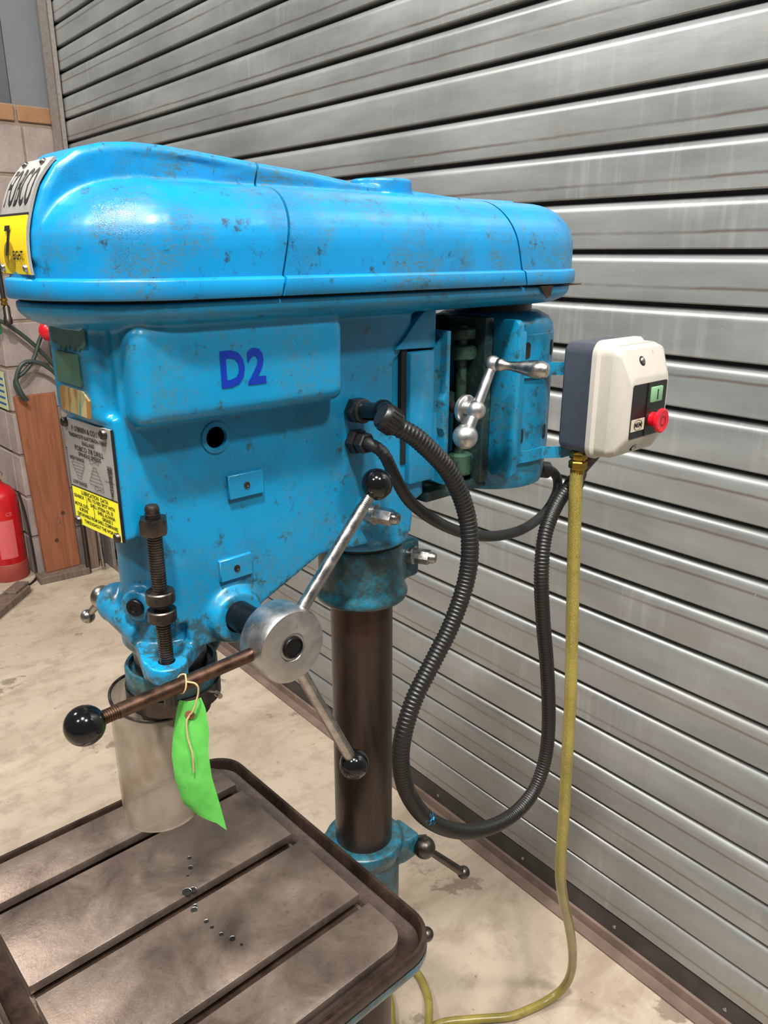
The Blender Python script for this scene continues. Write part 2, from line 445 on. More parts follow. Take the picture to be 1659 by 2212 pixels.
def hexa(bm, a, b, r, cham=.12):
    a, b = V(a), V(b); L = (b-a).length
    lathe(bm, [(r*(1-cham), 0), (r, L*.12), (r, L*.88), (r*(1-cham), L)], 6, Matrix.Translation(a) @ rotto(b-a))
def bake(me, mods):
    """evaluate modifiers on a mesh and return the plain result; mods: (type, {props})"""
    o = bpy.data.objects.new('tmp', me); COL.objects.link(o)
    for k, pr in mods:
        m = o.modifiers.new('m', k)
        for a, v in pr.items(): setattr(m, a, v)
    dg = bpy.context.evaluated_depsgraph_get(); ev = o.evaluated_get(dg)
    out = bpy.data.meshes.new_from_object(ev, depsgraph=dg)
    bpy.data.objects.remove(o); return out
def fuse(bm, voxel=.0025, smooth=6, cut=None):
    me = mesh_of(bm)
    me = bake(me, [('REMESH', dict(mode='VOXEL', voxel_size=voxel, use_smooth_shade=True)), ('SMOOTH', dict(factor=.5, iterations=smooth))])
    if cut is not None:
        cm = mesh_of(cut); co = bpy.data.objects.new('cut', cm); COL.objects.link(co)
        me = bake(me, [('BOOLEAN', dict(operation='DIFFERENCE', object=co, solver='EXACT'))])
        bpy.data.objects.remove(co)
    me.materials.clear()
    return me
def text_mesh(s, size, sx=1.0, bold=0.0, extrude=0.0, align='CENTER', res=3):
    c = bpy.data.curves.new('t', 'FONT'); c.body = s; c.size = size; c.align_x = align; c.align_y = 'CENTER'
    c.offset = bold; c.extrude = extrude; c.resolution_u = res
    o = bpy.data.objects.new('t', c); COL.objects.link(o)
    dg = bpy.context.evaluated_depsgraph_get(); me = bpy.data.meshes.new_from_object(o.evaluated_get(dg), depsgraph=dg)
    bpy.data.objects.remove(o); me.materials.clear()
    for v in me.vertices: v.co.x *= sx
    return me
def flat_text(bm, s, size, u, v, fn, sx=1.0, bold=0.0, lift=.0003, align='CENTER'):
    """add text to bm, its 2D points mapped by fn(u, v, lift) -> 3D"""
    me = text_mesh(s, size, sx, bold, align=align)
    base = len(bm.verts); vs = [bm.verts.new(V(fn(u+q.co.x, v+q.co.y, lift))) for q in me.vertices]
    for p in me.polygons:
        try: bm.faces.new([vs[i] for i in p.vertices])
        except ValueError: pass
    bpy.data.meshes.remove(me)
def bar2d(bm, p, q, wdt, fn, lift=.0003):
    p, q = V(p), V(q); n = (q-p).normalized(); n = V((-n.y, n.x))*wdt/2
    bm.faces.new([bm.verts.new(V(fn(*c, lift))) for c in (p+n, q+n, q-n, p-n)])
def quad2d(bm, u0, v0, u1, v1, fn, lift, nu=1, nv=1):
    g = [[bm.verts.new(V(fn(u0+(u1-u0)*i/nu, v0+(v1-v0)*j/nv, lift))) for i in range(nu+1)] for j in range(nv+1)]
    for j in range(nv):
        for i in range(nu): bm.faces.new((g[j][i], g[j][i+1], g[j+1][i+1], g[j+1][i]))

# ------------------------------------------------------------------ the setting
bm = bmesh.new(); add_box(bm, (-8, -7, -.1), (4, 12, 0)); struct(obj('floor', bm, 'floor', None, 0))
# roller shutter, turned 3 degrees
G3 = math.radians(-3)
shutter = struct(empty('door_1', (.777, 0, 0), G3))
PITCH = .0914
prof = [(.030, .000), (.002, .0006), (.0, .003), (.0, .0665), (.0007, .0705), (.0028, .0755), (.0066, .0798), (.0115, .0830), (.018, .0846), (.030, .0850)]
bm = bmesh.new()
ys = [-1.5+4.72*i/6 for i in range(7)]
rows = [[bm.verts.new((x, y, z)) for x, z in prof] for y in ys]
for a, b in zip(rows, rows[1:]):
    for i in range(len(prof)-1): bm.faces.new((a[i], a[i+1], b[i+1], b[i]))
    bm.faces.new((a[-1], a[0], b[0], b[-1]))
bm.faces.new(rows[0]); bm.faces.new(rows[-1])
slat_me = mesh_of(bm)
for p in slat_me.polygons: p.use_smooth = True
slat_me.set_sharp_from_angle(angle=math.radians(35)); slat_me.materials.append(M['slat'])
for k in range(32):
    o = bpy.data.objects.new('slat', slat_me); COL.objects.link(o); o.parent = shutter
    o.location = (random.uniform(-.0008, .0008), 0, .0925+PITCH*k)
# dark sheet behind the slats; shade of the interlocking recesses is in its colour
bm = bmesh.new(); add_box(bm, (.022, -1.5, .03), (.04, 3.2, 3.05)); obj('slat_gap_shade', bm, 'bar_gap_dark', shutter, 0)
bm = bmesh.new(); prism(bm, [(.004, .03), (.004, .086), (.012, .09), (.03, .09), (.03, .03)], -1.5, 3.2); obj('bottom_seal', bm, 'bar_gap_dark', shutter, 0)
bm = bmesh.new(); prism(bm, [(-.028, .0), (-.028, .006), (-.004, .009), (-.002, .034), (.006, .036), (.03, .036), (.03, 0)], -1.5, 3.2, bev=.001, seg=1)
obj('bottom_rail', bm, 'kerb', shutter, 30)
for y in (-.25, .02, .3, .62, .95):
    bm = bmesh.new(); lat(bm, (.004, y, .058), (-1, 0, 0), [(.005, 0), (.0045, .002), (.0, .0035)], 10); obj('rivet', bm, 'steel', shutter)
# guide channel at the far end of the shutter
gd = struct(empty('trim_1', (.777, 0, 0), G3))
bm = bmesh.new()
add_box(bm, (-.028, 3.045, 0), (-.024, 3.16, 3.2)); add_box(bm, (-.028, 3.155, 0), (.05, 3.16, 3.2)); add_box(bm, (-.028, 3.045, 0), (-.006, 3.049, 3.2))
obj('guide_channel', bm, 'guide', gd, 0)

# pier of painted blocks beside the shutter
wl = struct(empty('wall_left', (0, 0, 0)))
bm = bmesh.new(); add_box(bm, (.588, 3.198, 0), (1.15, 3.5, 2.16)); add_box(bm, (.588, 3.3, 0), (.8, 6, 2.16)); obj('mortar', bm, 'mortar', wl, 0)
def blk(name, lo, hi, mat):
    bm = bmesh.new(); j = lambda: random.uniform(-.0015, .0015)
    add_box(bm, (lo[0]+j(), lo[1]+j(), lo[2]), (hi[0]+j(), hi[1]+j(), hi[2]), .003, 1); return obj(name, bm, mat, wl, 30)
z = .0; c = 0
CH = .2085
while z < 2.05:
    h = CH-.010
    # -Y face: blocks along X from .58
    cuts = [.58, .80, 1.12] if c % 2 else [.58, 1.12]
    for a, b in zip(cuts, cuts[1:]): blk('block', (a+.002, 3.19, z+.005), (b-.008, 3.29, z+h), 'block')
    cuts = [3.30, 3.52, 3.96, 4.40, 4.84] if c % 2 else [3.30, 3.74, 4.18, 4.62]
    for a, b in zip(cuts, cuts[1:]): blk('block', (.58, a, z+.005), (.67, b-.01, z+h), 'block')
    z += CH; c += 1
for i, a in enumerate((.33, .555, .785, 1.01)): blk('brick', (a, 3.185, 2.092), (a+.215, 3.29, 2.155), 'brick')
for a in (3.30, 3.525, 3.75): blk('brick', (.58, a, 2.092), (.67, a+.215, 2.155), 'brick')
cl = struct(empty('trim_2', (0, 0, 0)))
bm = bmesh.new(); add_box(bm, (.775, 3.21, 2.16), (1.2, 3.23, 3.6)); add_box(bm, (.3, 3.24, 2.16), (.79, 3.26, 3.6)); obj('wall_sheet', bm, 'sheet', cl, 0)
bm = bmesh.new(); add_box(bm, (.3, 3.215, 2.16), (.772, 3.235, 3.6)); obj('wall_sheet', bm, 'sheet_dark', cl, 0)

# ------------------------------------------------------------------ pillar drill
D = tag(empty('pillar_drill'), 'blue pillar drill with D2 on its head and a brown column', 'drill')
bm = bmesh.new(); cyl(bm, (0, 0, .05), (0, 0, 1.30), .0385, n=64); obj('column', bm, 'column', D)
bm = bmesh.new()
loft(bm, [(rrect(-.42, -.15, .1, .15, .04), 0), (rrect(-.42, -.15, .1, .15, .04), .05), (rrect(-.40, -.13, .08, .13, .04), .06)])
cyl(bm, (0, 0, .05), (0, 0, .14), .062, .052, 40); obj('base', bm, 'blue_dirty', D)

# --- head casting
bm = bmesh.new()
st = lambda r, z, x1=.22: (stadium(-.256, x1, r, 24), z)
loft(bm, [st(.060, 1.490), st(.078, 1.4925), st(.090, 1.4975), st(.0965, 1.504), st(.0975, 1.5125)])
add_box(bm, (-.322, -.044, 1.412), (-.20, .044, 1.50), .008, 3)
prism(bm, [(-.3195, .025), (-.3125, -.054), (-.25, -.054), (-.25, .025)], 1.312, 1.42, 'z')
prism(bm, [(-.285, 1.22), (-.285, 1.31), (-.306, 1.316), (-.306, 1.50), (-.2, 1.50), (-.2, 1.22)], -.056, .027)
prism(bm, [(-.262, 1.19), (-.262, 1.50), (.028, 1.50), (.028, 1.46), (.0, 1.44), (.0, 1.238), (-.104, 1.246), (-.18, 1.213), (-.205, 1.19)], -.056, .056)
# raised belt-box bulge on both flanks
for s in (-1, 1):
    add_box(bm, (-.303, min(0, s*.084), 1.413), (-.088, max(0, s*.084), 1.497), .012, 4)
lathe(bm, [(.043, 1.182), (.045, 1.186), (.045, 1.225), (.0405, 1.24), (.0405, 1.32)], 48, Matrix.Translation((-.256, 0, 0)))
lathe(bm, [(.054, 1.226), (.0575, 1.229), (.0575, 1.236), (.053, 1.242), (.053, 1.49)], 48)
ball(bm, (-.290, .034, 1.218), .021); cyl(bm, (-.290, .034, 1.218), (-.285, -.02, 1.205), .020, n=20)
lat(bm, (-.272, -.008, 1.238), (-.80, -.60, 0), [(.0165, 0), (.0165, .030), (.0145, .034)], 24)
# lug that carries the depth rod
cyl(bm, (-.2935, -.070, 1.181), (-.2935, -.070, 1.197), .0185, n=28)
prism(bm, [(-.312, -.060), (-.279, -.074), (-.236, -.040), (-.25, 0), (-.29, .01)], 1.178, 1.197, 'z')
# feed boss
lat(bm, (-.2135, 0, 1.2135), (0, -1, 0), [(.030, 0), (.029, .060), (.025, .0685)], 36)
# clamp lug behind column
add_box(bm, (-.05, -.064, 1.262), (-.02, 0, 1.296), .008, 3)
# lower right shoulder next to the column
prism(bm, [(-.03, 1.36), (.03, 1.36), (.035, 1.30), (.03, 1.24), (-.03, 1.24)], -.056, .03)
cut = bmesh.new()
cyl(cut, (-.2195, -.09, 1.391), (-.2195, -.030, 1.391), .0098, n=28)
cyl(cut, (-.2935, -.070, 1.15), (-.2935, -.070, 1.24), .0078, n=20)
ball(cut, (-.290, -.050, 1.222), .017, 12, (1, 1, 1.25))
cyl(cut, (-.2135, -.09, 1.2135), (-.2135, -.045, 1.2135), .0155, n=28)
HC = link('head_casting', fuse(bm, .0022, 5, cut), 'blue_head', D, 60)
bm = bmesh.new(); lat(bm, (-.2195, -.0545, 1.391), (0, -1, 0), [(.0105, 0), (.0145, .0), (.0145, .0028), (.0105, .0034), (.0098, .0)], 32)
obj('hole_rim', bm, 'blue', D)
bm = bmesh.new(); cyl(bm, (-.2195, -.0305, 1.391), (-.2195, -.0315, 1.391), .0096, n=24); obj('sight_hole', bm, 'void', D)
# screw with socket in the front boss
def socket_screw(c, d, r, mat, parent, name='screw', h=.004):
    bm = bmesh.new()
    lat(bm, c, d, [(r, 0), (r, h*.8), (r*.9, h), (r*.5, h), (r*.45, h*.75), (0, h*.75)], 16); o = obj(name, bm, mat, parent); return o
dd = V((-.80, -.60, 0))
socket_screw(V((-.272, -.008, 1.238))+dd*.0335, dd, .0085, 'black_metal', D, 'socket_screw', .004)

# --- belt guard: three covers with a raised centre rib and a round boss
bm = bmesh.new()
st2 = lambda r, z, d=0: (stadium(-.256+d, .22-d*.4, r, 24), z)
L = [st2(.0985, 1.516)]
for i in range(0, 11):
    a = i/10*PI/2
    L.append(st2(.0985-.052*(1-math.cos(a)), 1.555+.050*math.sin(a), .026*(1-math.cos(a))))
loft(bm, L+[st2(.02, 1.607, .026)])
ribp = [(-.345, 1.53), (-.3515, 1.545), (-.3505, 1.562), (-.3465, 1.578), (-.339, 1.597), (-.327, 1.614), (-.310, 1.6255), (-.2865, 1.6315), (-.2637, 1.6335), (-.2379, 1.6333), (-.2044, 1.631), (-.147, 1.6268), (-.0825, 1.6228), (-.03, 1.618), (-.03, 1.59), (-.25, 1.59), (-.3, 1.53)]
def taperprism(bm, poly, wf, bev):
    n = len(poly); A = [bm.verts.new((u, -wf(u), v)) for u, v in poly]; B = [bm.verts.new((u, wf(u), v)) for u, v in poly]
    fs = [bm.faces.new(A), bm.faces.new(B)]+[bm.faces.new((A[i], A[(i+1) % n], B[(i+1) % n], B[i])) for i in range(n)]
    bmesh.ops.recalc_face_normals(bm, faces=fs)
    es = [e for f in fs[:2] for e in f.edges]
    bmesh.ops.bevel(bm, geom=es, offset=bev, segments=4, profile=.5, affect='EDGES')
taperprism(bm, ribp, lambda u: .038 if u < -.2 else .038-.012*(u+.2)/.17, .007)
taperprism(bm, [(-.04, 1.59), (-.04, 1.617), (.06, 1.6125), (.13, 1.609), (.235, 1.6095), (.24, 1.59)], lambda u: .026-.006*max(0, u)/.24, .003)
lathe(bm, [(.033, 1.59), (.033, 1.6205), (.0315, 1.622)], 40, Matrix.Translation((.033, 0, .0015)))
me = fuse(bm, .0018, 5)
b = bmesh.new(); b.from_mesh(me); bpy.data.meshes.remove(me)
loft(b, [st(.0975, 1.5148), st(.1020, 1.5148), st(.1032, 1.5165), st(.1032, 1.5285), st(.1025, 1.5298), st(.1005, 1.5306), st(.0990, 1.5312), st(.0975, 1.5312)])
me = mesh_of(b)
def slice_mesh(me, planes):
    b = bmesh.new(); b.from_mesh(me)
    for co, no in planes:   # keep the side the normal points to
        r = bmesh.ops.bisect_plane(b, geom=b.verts[:]+b.edges[:]+b.faces[:], plane_co=co, plane_no=no, clear_inner=True)
        es = [e for e in r['geom_cut'] if isinstance(e, bmesh.types.BMEdge)]
        bmesh.ops.holes_fill(b, edges=es)
    return b
n1 = V((.1, 0, -.025)).normalized(); p1 = V((-.1715, 0, 1.518)); n2 = V((.1, 0, .030)).normalized(); p2 = V((.162, 0, 1.513)); g = .0013
for nm, pl in (('front_cover', [(p1-n1*g, -n1)]), ('middle_cover', [(p1+n1*g, n1), (p2-n2*g, -n2)]), ('rear_cover', [(p2+n2*g, n2)])):
    obj(nm, slice_mesh(me, pl), 'blue_cover', D, 45)
bpy.data.meshes.remove(me)
# dark sheets put in to paint the shade seen in the cover gaps
bm = bmesh.new(); loft(bm, [st(.094, 1.512), st(.094, 1.5165)]); obj('rim_gap_shade', bm, 'void', D)
bm = bmesh.new(); loft(bm, [st(.090, 1.518), st(.090, 1.55), st(.05, 1.595)]); obj('seam_gap_shade', bm, 'void', D)
# torn gasket strip hanging out at the back
bm = bmesh.new(); prism(bm, [(.20, -.097), (.30, -.080), (.315, -.055), (.27, -.07)], 1.5115, 1.5128, 'z'); prism(bm, [(.19, 1.513), (.215, 1.513), (.212, 1.502), (.204, 1.499)], -.0995, -.0985)
obj('torn_gasket', bm, 'brown_steel', D)

# --- name plate curved over the front of the rib
curve = [(-.3530, 1.5325), (-.3540, 1.545), (-.3530, 1.562), (-.3490, 1.578), (-.3415, 1.5975), (-.3335, 1.609), (-.3245, 1.6185)]
cpts = catmull([(x, 0, z) for x, z in curve], 8)
cl_ = [0]
for a, b in zip(cpts, cpts[1:]): cl_.append(cl_[-1]+(b-a).length)
TOTAL = cl_[-1]
def onplate(u, v, lift):   # u to the viewer's right when facing the plate (-Y), v up along it
    v = max(0, min(TOTAL-1e-6, v)); j = 0
    while cl_[j+1] < v: j += 1
    t = (v-cl_[j])/(cl_[j+1]-cl_[j]); p = cpts[j].lerp(cpts[j+1], t); d = (cpts[j+1]-cpts[j]).normalized()
    nrm = V((-d.z, 0, d.x)); return p+nrm*lift+V((0, -u, 0))
def curved_slab(name, u0, u1, v0, v1, mat, parent, lo, hi, n=16):
    bm = bmesh.new(); A = []
    for j in range(n+1):
        v = v0+(v1-v0)*j/n; A.append([bm.verts.new(onplate(u, v, l)) for u, l in ((u0, lo), (u0, hi), (u1, hi), (u1, lo))])
    for a, b in zip(A, A[1:]):
        for i in range(4): bm.faces.new((a[i], a[(i+1) % 4], b[(i+1) % 4], b[i]))
    bm.faces.new(A[0]); bm.faces.new(A[-1]); return obj(name, bm, mat, parent)
NP = curved_slab('name_plate', -.031, .033, .001, TOTAL-.001, 'plate', D, -.0015, .0008)
curved_slab('yellow_panel', -.0305, .0325, .0015, .0445, 'yellow', NP, .0007, .0011, 10)
curved_slab('black_border', -.0310, .0332, .0445, .0462, 'ink', NP, .0007, .0012, 2)
bm = bmesh.new(); flat_text(bm, 'FOBCO', .044, .001, .0655, onplate, .385, .0002, .0012); obj('lettering', bm, 'ink', NP, 0)
bm = bmesh.new(); flat_text(bm, '7', .031, -.0065, .0245, onplate, .80, .0006, .0024); flat_text(bm, 'EIGHT', .0086, .0165, .0150, onplate, .92, .0003, .0024)
obj('lettering', bm, 'ink', NP, 0)
bm = bmesh.new()
for k in range(7):
    r = .0022+k*.0015; c = (-.0065, .0140)
    for i in range(24):
        a, b = 2*PI*i/24, 2*PI*(i+1)/24
        f = lambda r_, an: onplate(c[0]+r_*1.0*math.cos(an), c[1]+r_*math.sin(an), .0013)
        bm.faces.new([bm.verts.new(q) for q in (f(r, a), f(r, b), f(r+.0008, b), f(r+.0008, a))])
obj('ring_motif', bm, plain('olive_ring_print', sr(150, 126, 20), .4), NP, 0)
for u, v in ((-.025, .006), (.026, .006), (-.018, TOTAL-.006), (.020, TOTAL-.006)):
    bm = bmesh.new(); p = onplate(u, v, .0005); q = onplate(u, v, .002); lat(bm, p, q-p, [(.0030, 0), (.0030, .0012), (.0022, .0026), (0, .0030)], 14); obj('screw', bm, 'steel', NP)

# --- data plate on the lower front, turned 5 degrees
R5 = math.radians(5)
def face(u, v, lift):      # u to the right (-Y), v up, origin at the plate's bottom centre
    c = V((-.3180, -.0135, 1.3125)); ux = V((math.sin(R5), -math.cos(R5), 0)); nx = V((-math.cos(R5), -math.sin(R5), 0))
    return c+ux*u+V((0, 0, 1))*v*.882+nx*lift
PH = .112
def slab(name, u0, v0, u1, v1, lo, hi, mat, parent, fn):
    bm = bmesh.new(); v8 = [bm.verts.new(V(fn(u, v, l))) for l in (lo, hi) for u, v in ((u0, v0), (u1, v0), (u1, v1), (u0, v1))]
    for f in ((0, 1, 2, 3), (4, 5, 6, 7), (0, 1, 5, 4), (1, 2, 6, 5), (2, 3, 7, 6), (3, 0, 4, 7)): bm.faces.new([v8[i] for i in f])
    return obj(name, bm, mat, parent, 0)
DP = slab('data_plate', -.0405, 0, .0405, PH, -.001, .0012, 'plate', D, face)
slab('yellow_panel', -.0400, .0006, .0400, .041, .0011, .0014, 'lemon', DP, face)
slab('black_border', -.0404, .041, .0404, .0422, .0011, .0015, 'ink', DP, face)
slab('plate_edge', .0399, 0, .0410, PH, -.0015, .0010, 'ink', DP, face)
bm = bmesh.new()
TX = lambda s, sz, u, v, sx=.8, al='CENTER': flat_text(bm, s, sz, u, v, face, sx, .00012, .0016, al)
TX("F O'BRIEN & CO LTD", .0072, .0, .1035); TX('TRADINCOTE BURTON-ON-TRENT', .0052, .0, .0965, .80); TX('ENGLAND', .0058, 0, .0905)
TX('FOBCO 7/8 DRILL', .0072, 0, .0840, .9); TX('SPINDLE SPEEDS', .0055, 0, .0782, 1.0)
TX('HIGH RANGE', .0055, -.024, .0722); TX('LOW RANGE', .0055, -.024, .0468)
for i, s in enumerate(('3650', '2000', '1415', '880', '660', '395', '222', '157', '98', '51')): TX(s, .0052, .033, .0735-.0031*i-(.0015 if i > 4 else 0), .8)
for k in range(5):
    hw = .011-.002*k; z_ = .0680-.0033*k; c = -.023
    for a, b in (((c-hw, z_), (c+hw, z_)), ((c-hw, z_-.0033), (c+hw, z_-.0033)), ((c-hw, z_), (c-hw, z_-.0033)), ((c+hw, z_), (c+hw, z_-.0033))): bar2d(bm, a, b, .0004, face, .0016)
    hw = .003+.0022*k; z_ = .0690-.0037*k; c = .007
    for a, b in (((c-hw, z_), (c+hw, z_)), ((c-hw, z_-.0037), (c+hw, z_-.0037)), ((c-hw, z_), (c-hw, z_-.0037)), ((c+hw, z_), (c+hw, z_-.0037))): bar2d(bm, a, b, .0004, face, .0016)
bar2d(bm, (.023, .0592), (.039, .0592), .0005, face, .0016)
for cx_, cz_, sg in ((.008, .0745, 1), (.012, .0475, -1)):
    P_ = [(-.008, -.002*sg), (-.009, .0005*sg), (-.006, .002*sg), (.0, .0004*sg), (.006, -.002*sg), (.0075, .0005*sg), (.005, .0022*sg), (.0, .0), (-.006, -.0028*sg), (-.008, -.002*sg)]
    for a, b in zip(P_, P_[1:]): bar2d(bm, (cx_+a[0], cz_+a[1]), (cx_+b[0], cz_+b[1]), .0004, face, .0016)
TX('LUBRICATION  DATA', .0058, 0, .0370, .85)
TX('GEARBOX', .0050, -.0385, .0315, .8, 'LEFT'); TX('}', .0105, -.0155, .0295, .6); TX('FILL TO RED SPOT WITH', .0050, -.013, .0320, .85, 'LEFT'); TX('SHELL VITREA OIL 33', .0050, -.009, .0268, .85, 'LEFT')
TX('MOTOR, QUILL', .0050, -.0385, .0228, .75, 'LEFT'); TX('& SPLINE', .0050, -.031, .0178, .8, 'LEFT'); TX('}', .0105, -.0035, .0200, .6)
TX('SHELL ALVANIA', .0050, .003, .0220, .85, 'LEFT'); TX('GREASE 3', .0050, .010, .0172, .85, 'LEFT')
TX('OBTAINABLE FROM SHELL COMPANIES', .0050, .0, .0122, .82); TX('THROUGHOUT THE WORLD', .0050, .004, .0062, .85)
obj('lettering', bm, 'ink', DP, 0)
nx = V((-math.cos(R5), -math.sin(R5), 0))
for u, v in ((-.037, .108), (.031, .107), (-.034, .0045), (.035, .0045)):
    bm = bmesh.new(); lat(bm, face(u, v, .0008), nx, [(.0044, 0), (.0044, .0025), (.0036, .0038), (0, .0042)], 18)
    o = obj('screw', bm, 'dark_steel', DP)
# old transfers above it
def ff(u, v, lift): return V((-.3228-lift, -u-.008, v))
def decal(name, pts, mat, lift=.0004):
    bm = bmesh.new(); a = [bm.verts.new(ff(u, v, -.001)) for u, v in pts]; b = [bm.verts.new(ff(u, v, lift)) for u, v in pts]
    bm.faces.new(a); bm.faces.new(b)
    for i in range(len(pts)): bm.faces.new((a[i], a[(i+1) % len(pts)], b[(i+1) % len(pts)], b[i]))
    return obj(name, bm, mat, D, 0)
decal('green_badge', rrect(-.034, 1.444, .018, 1.4705, .002, 3), 'decal_green', .0008)
decal('brown_badge', [(-.033, 1.4190), (.027, 1.4190), (.029, 1.434), (.018, 1.4405), (-.028, 1.4405), (-.034, 1.436)], 'decal_brown', .0008)
random.seed(3)
jag = [(-.038, 1.499)]+[(-.036+.005*i, 1.4755-(.006*random.random() if i % 2 else -.002)+.002*math.sin(i)) for i in range(15)]+[(.035, 1.499)]
decal('bare_patch', jag, 'primer', .0003)

# --- D2 lettering and machined pads
def side(yv): return lambda u, v, l: V((u, yv-l, v))
bm = bmesh.new(); flat_text(bm, 'D', .0420, -.2150, 1.4535, side(-.0838), .82, .0014, .0007); flat_text(bm, '2', .0420, -.1905, 1.4535, side(-.0838), .90, .0014, .0007); obj('lettering', bm, 'ink_blue', D, 0)
for x0, x1, z0, z1 in ((-.2115, -.1728, 1.3302, 1.3535), (-.2265, -.1905, 1.2507, 1.2728)):
    bm = bmesh.new(); add_box(bm, (x0, -.0600, z0), (x1, -.05, z1), .0008, 1); pd = obj('machined_pad', bm, 'blue', D)
    cx_, cz_ = (x0+x1)/2, (z0+z1)/2
    socket_screw((cx_, -.0602, cz_), (0, -1, 0), .0032, 'dark_steel', pd, 'screw', .0008)

# --- depth stop rod
bm = bmesh.new(); RX, RY = -.2935, -.070
def thread(bm, a, b, r, pitch, n=20, depth=.0009):
    a, b = V(a), V(b); Lh = (b-a).length; k = int(Lh/pitch); prof = []
    for i in range(k):
        z0 = i*pitch; prof += [(r, z0), (r, z0+pitch*.45), (r-depth, z0+pitch*.6), (r-depth, z0+pitch*.9)]
    prof.append((r, Lh)); lat(bm, a, b-a, prof, n)
thread(bm, (RX, RY, 1.182), (RX, RY, 1.3415), .0066, .0024)
lat(bm, (RX, RY, 1.3415), (0, 0, 1), [(.0062, 0), (.0062, .002), (.005, .0045), (.002, .0055)], 20)
cyl(bm, (RX, RY, 1.152), (RX, RY, 1.183), .0062, n=20)
DR = obj('depth_rod', bm, 'dark_steel', D)
bm = bmesh.new(); hexa(bm, (RX, RY, 1.3200), (RX, RY, 1.3350), .0128, .06); obj('hex_nut', bm, 'dark_steel', DR, 25)
for z0 in (1.2380, 1.2555):
    bm = bmesh.new(); lat(bm, (RX, RY, z0), (0, 0, 1), [(.0118, 0), (.0128, .001), (.0128, .0105), (.0118, .0115)], 32); sc_ = obj('stop_collar', bm, 'dark_steel', DR)
bm = bmesh.new()
for z0 in (1.2440, 1.2615):
    for an in (-2.30, -.9):
        d = V((math.cos(an), math.sin(an), 0)); lat(bm, V((RX, RY, z0))+d*.0122, d, [(.0019, 0), (.0019, .0008)], 10)
obj('pin_hole', bm, 'void', DR)
# --- quill, rings, chuck and its clear guard
Q = V((-.256, 0, 0))
bm = bmesh.new(); cyl(bm, Q+V((0, 0, 1.10)), Q+V((0, 0, 1.19)), .036, n=48); obj('quill', bm, 'dark_steel', D)
bm = bmesh.new(); lathe(bm, [(.036, 1.152), (.0415, 1.152), (.0420, 1.157), (.0450, 1.157), (.046, 1.155), (.046, 1.136), (.044, 1.133), (.044, 1.126)], 56, Matrix.Translation(Q)); obj('guard_collar', bm, 'teal', D)
bm = bmesh.new(); lathe(bm, [(.0445, 1.1345), (.0475, 1.1345), (.0475, 1.117), (.0445, 1.117)], 56, Matrix.Translation(Q)); CB = obj('clamp_band', bm, 'dark_steel', D)
bm = bmesh.new(); thread(bm, (-.231, -.0400, 1.125), (-.231, -.050, 1.125), .0028, .0014, 12, .0004); obj('bolt', bm, 'steel', CB)
bm = bmesh.new(); cyl(bm, (-.212, .005, 1.149), (-.192, .022, 1.152), .009, n=16, bev=.002); obj('collar_lug', bm, 'teal', D)
bm = bmesh.new()
lathe(bm, [(.034, 1.125), (.034, 1.118), (.027, 1.110), (.027, 1.082), (.022, 1.078), (.022, 1.050), (.012, 1.030), (.006, 1.028)], 40, Matrix.Translation(Q)); CK = obj('chuck', bm, 'dark_steel', D)
bm = bmesh.new()
for i in range(20):
    an = 2*PI*i/20; d = V((math.cos(an), math.sin(an), 0)); cyl(bm, Q+d*.0268+V((0, 0, 1.084)), Q+d*.0268+V((0, 0, 1.107)), .0022, n=6)
obj('grip_flutes', bm, 'steel', CK)
bm = bmesh.new(); GC = V((-.2775, .010, 0)); n = 56; top = []; rt = .0405
prof = [(rt, 1.118), (rt+.0003, 1.09), (rt-.0005, .985), (rt-.0008, .980)]; profi = [(r-.0022, z) for r, z in reversed(prof)]
allp = prof+profi; rings = []
tilt = Matrix.Translation(GC)
def rimz(an, z):   # slanted mouth of the guard: higher away from the viewer
    return z+.010*max(0, (z-1.0)/.118)*math.cos(an-1.95) if z > 1.0 else z
for r, z in allp: rings.append([bm.verts.new(GC+V((r*math.cos(2*PI*i/n), r*math.sin(2*PI*i/n), rimz(2*PI*i/n, z)))) for i in range(n)])
rings.append(rings[0])
for a, b in zip(rings, rings[1:]):
    for i in range(n): bm.faces.new((a[i], a[(i+1) % n], b[(i+1) % n], b[i]))
CG = obj('chuck_guard', bm, 'clear', D); CG['label'] = 'dirty clear plastic guard tube'
bm = bmesh.new(); pts = [GC+V(((rt-.001)*math.cos(2*PI*i/n), (rt-.001)*math.sin(2*PI*i/n), rimz(2*PI*i/n, 1.118))) for i in range(n+1)]
sweep(bm, pts, .0016, 8); obj('guard_edge', bm, 'dark_steel', CG)

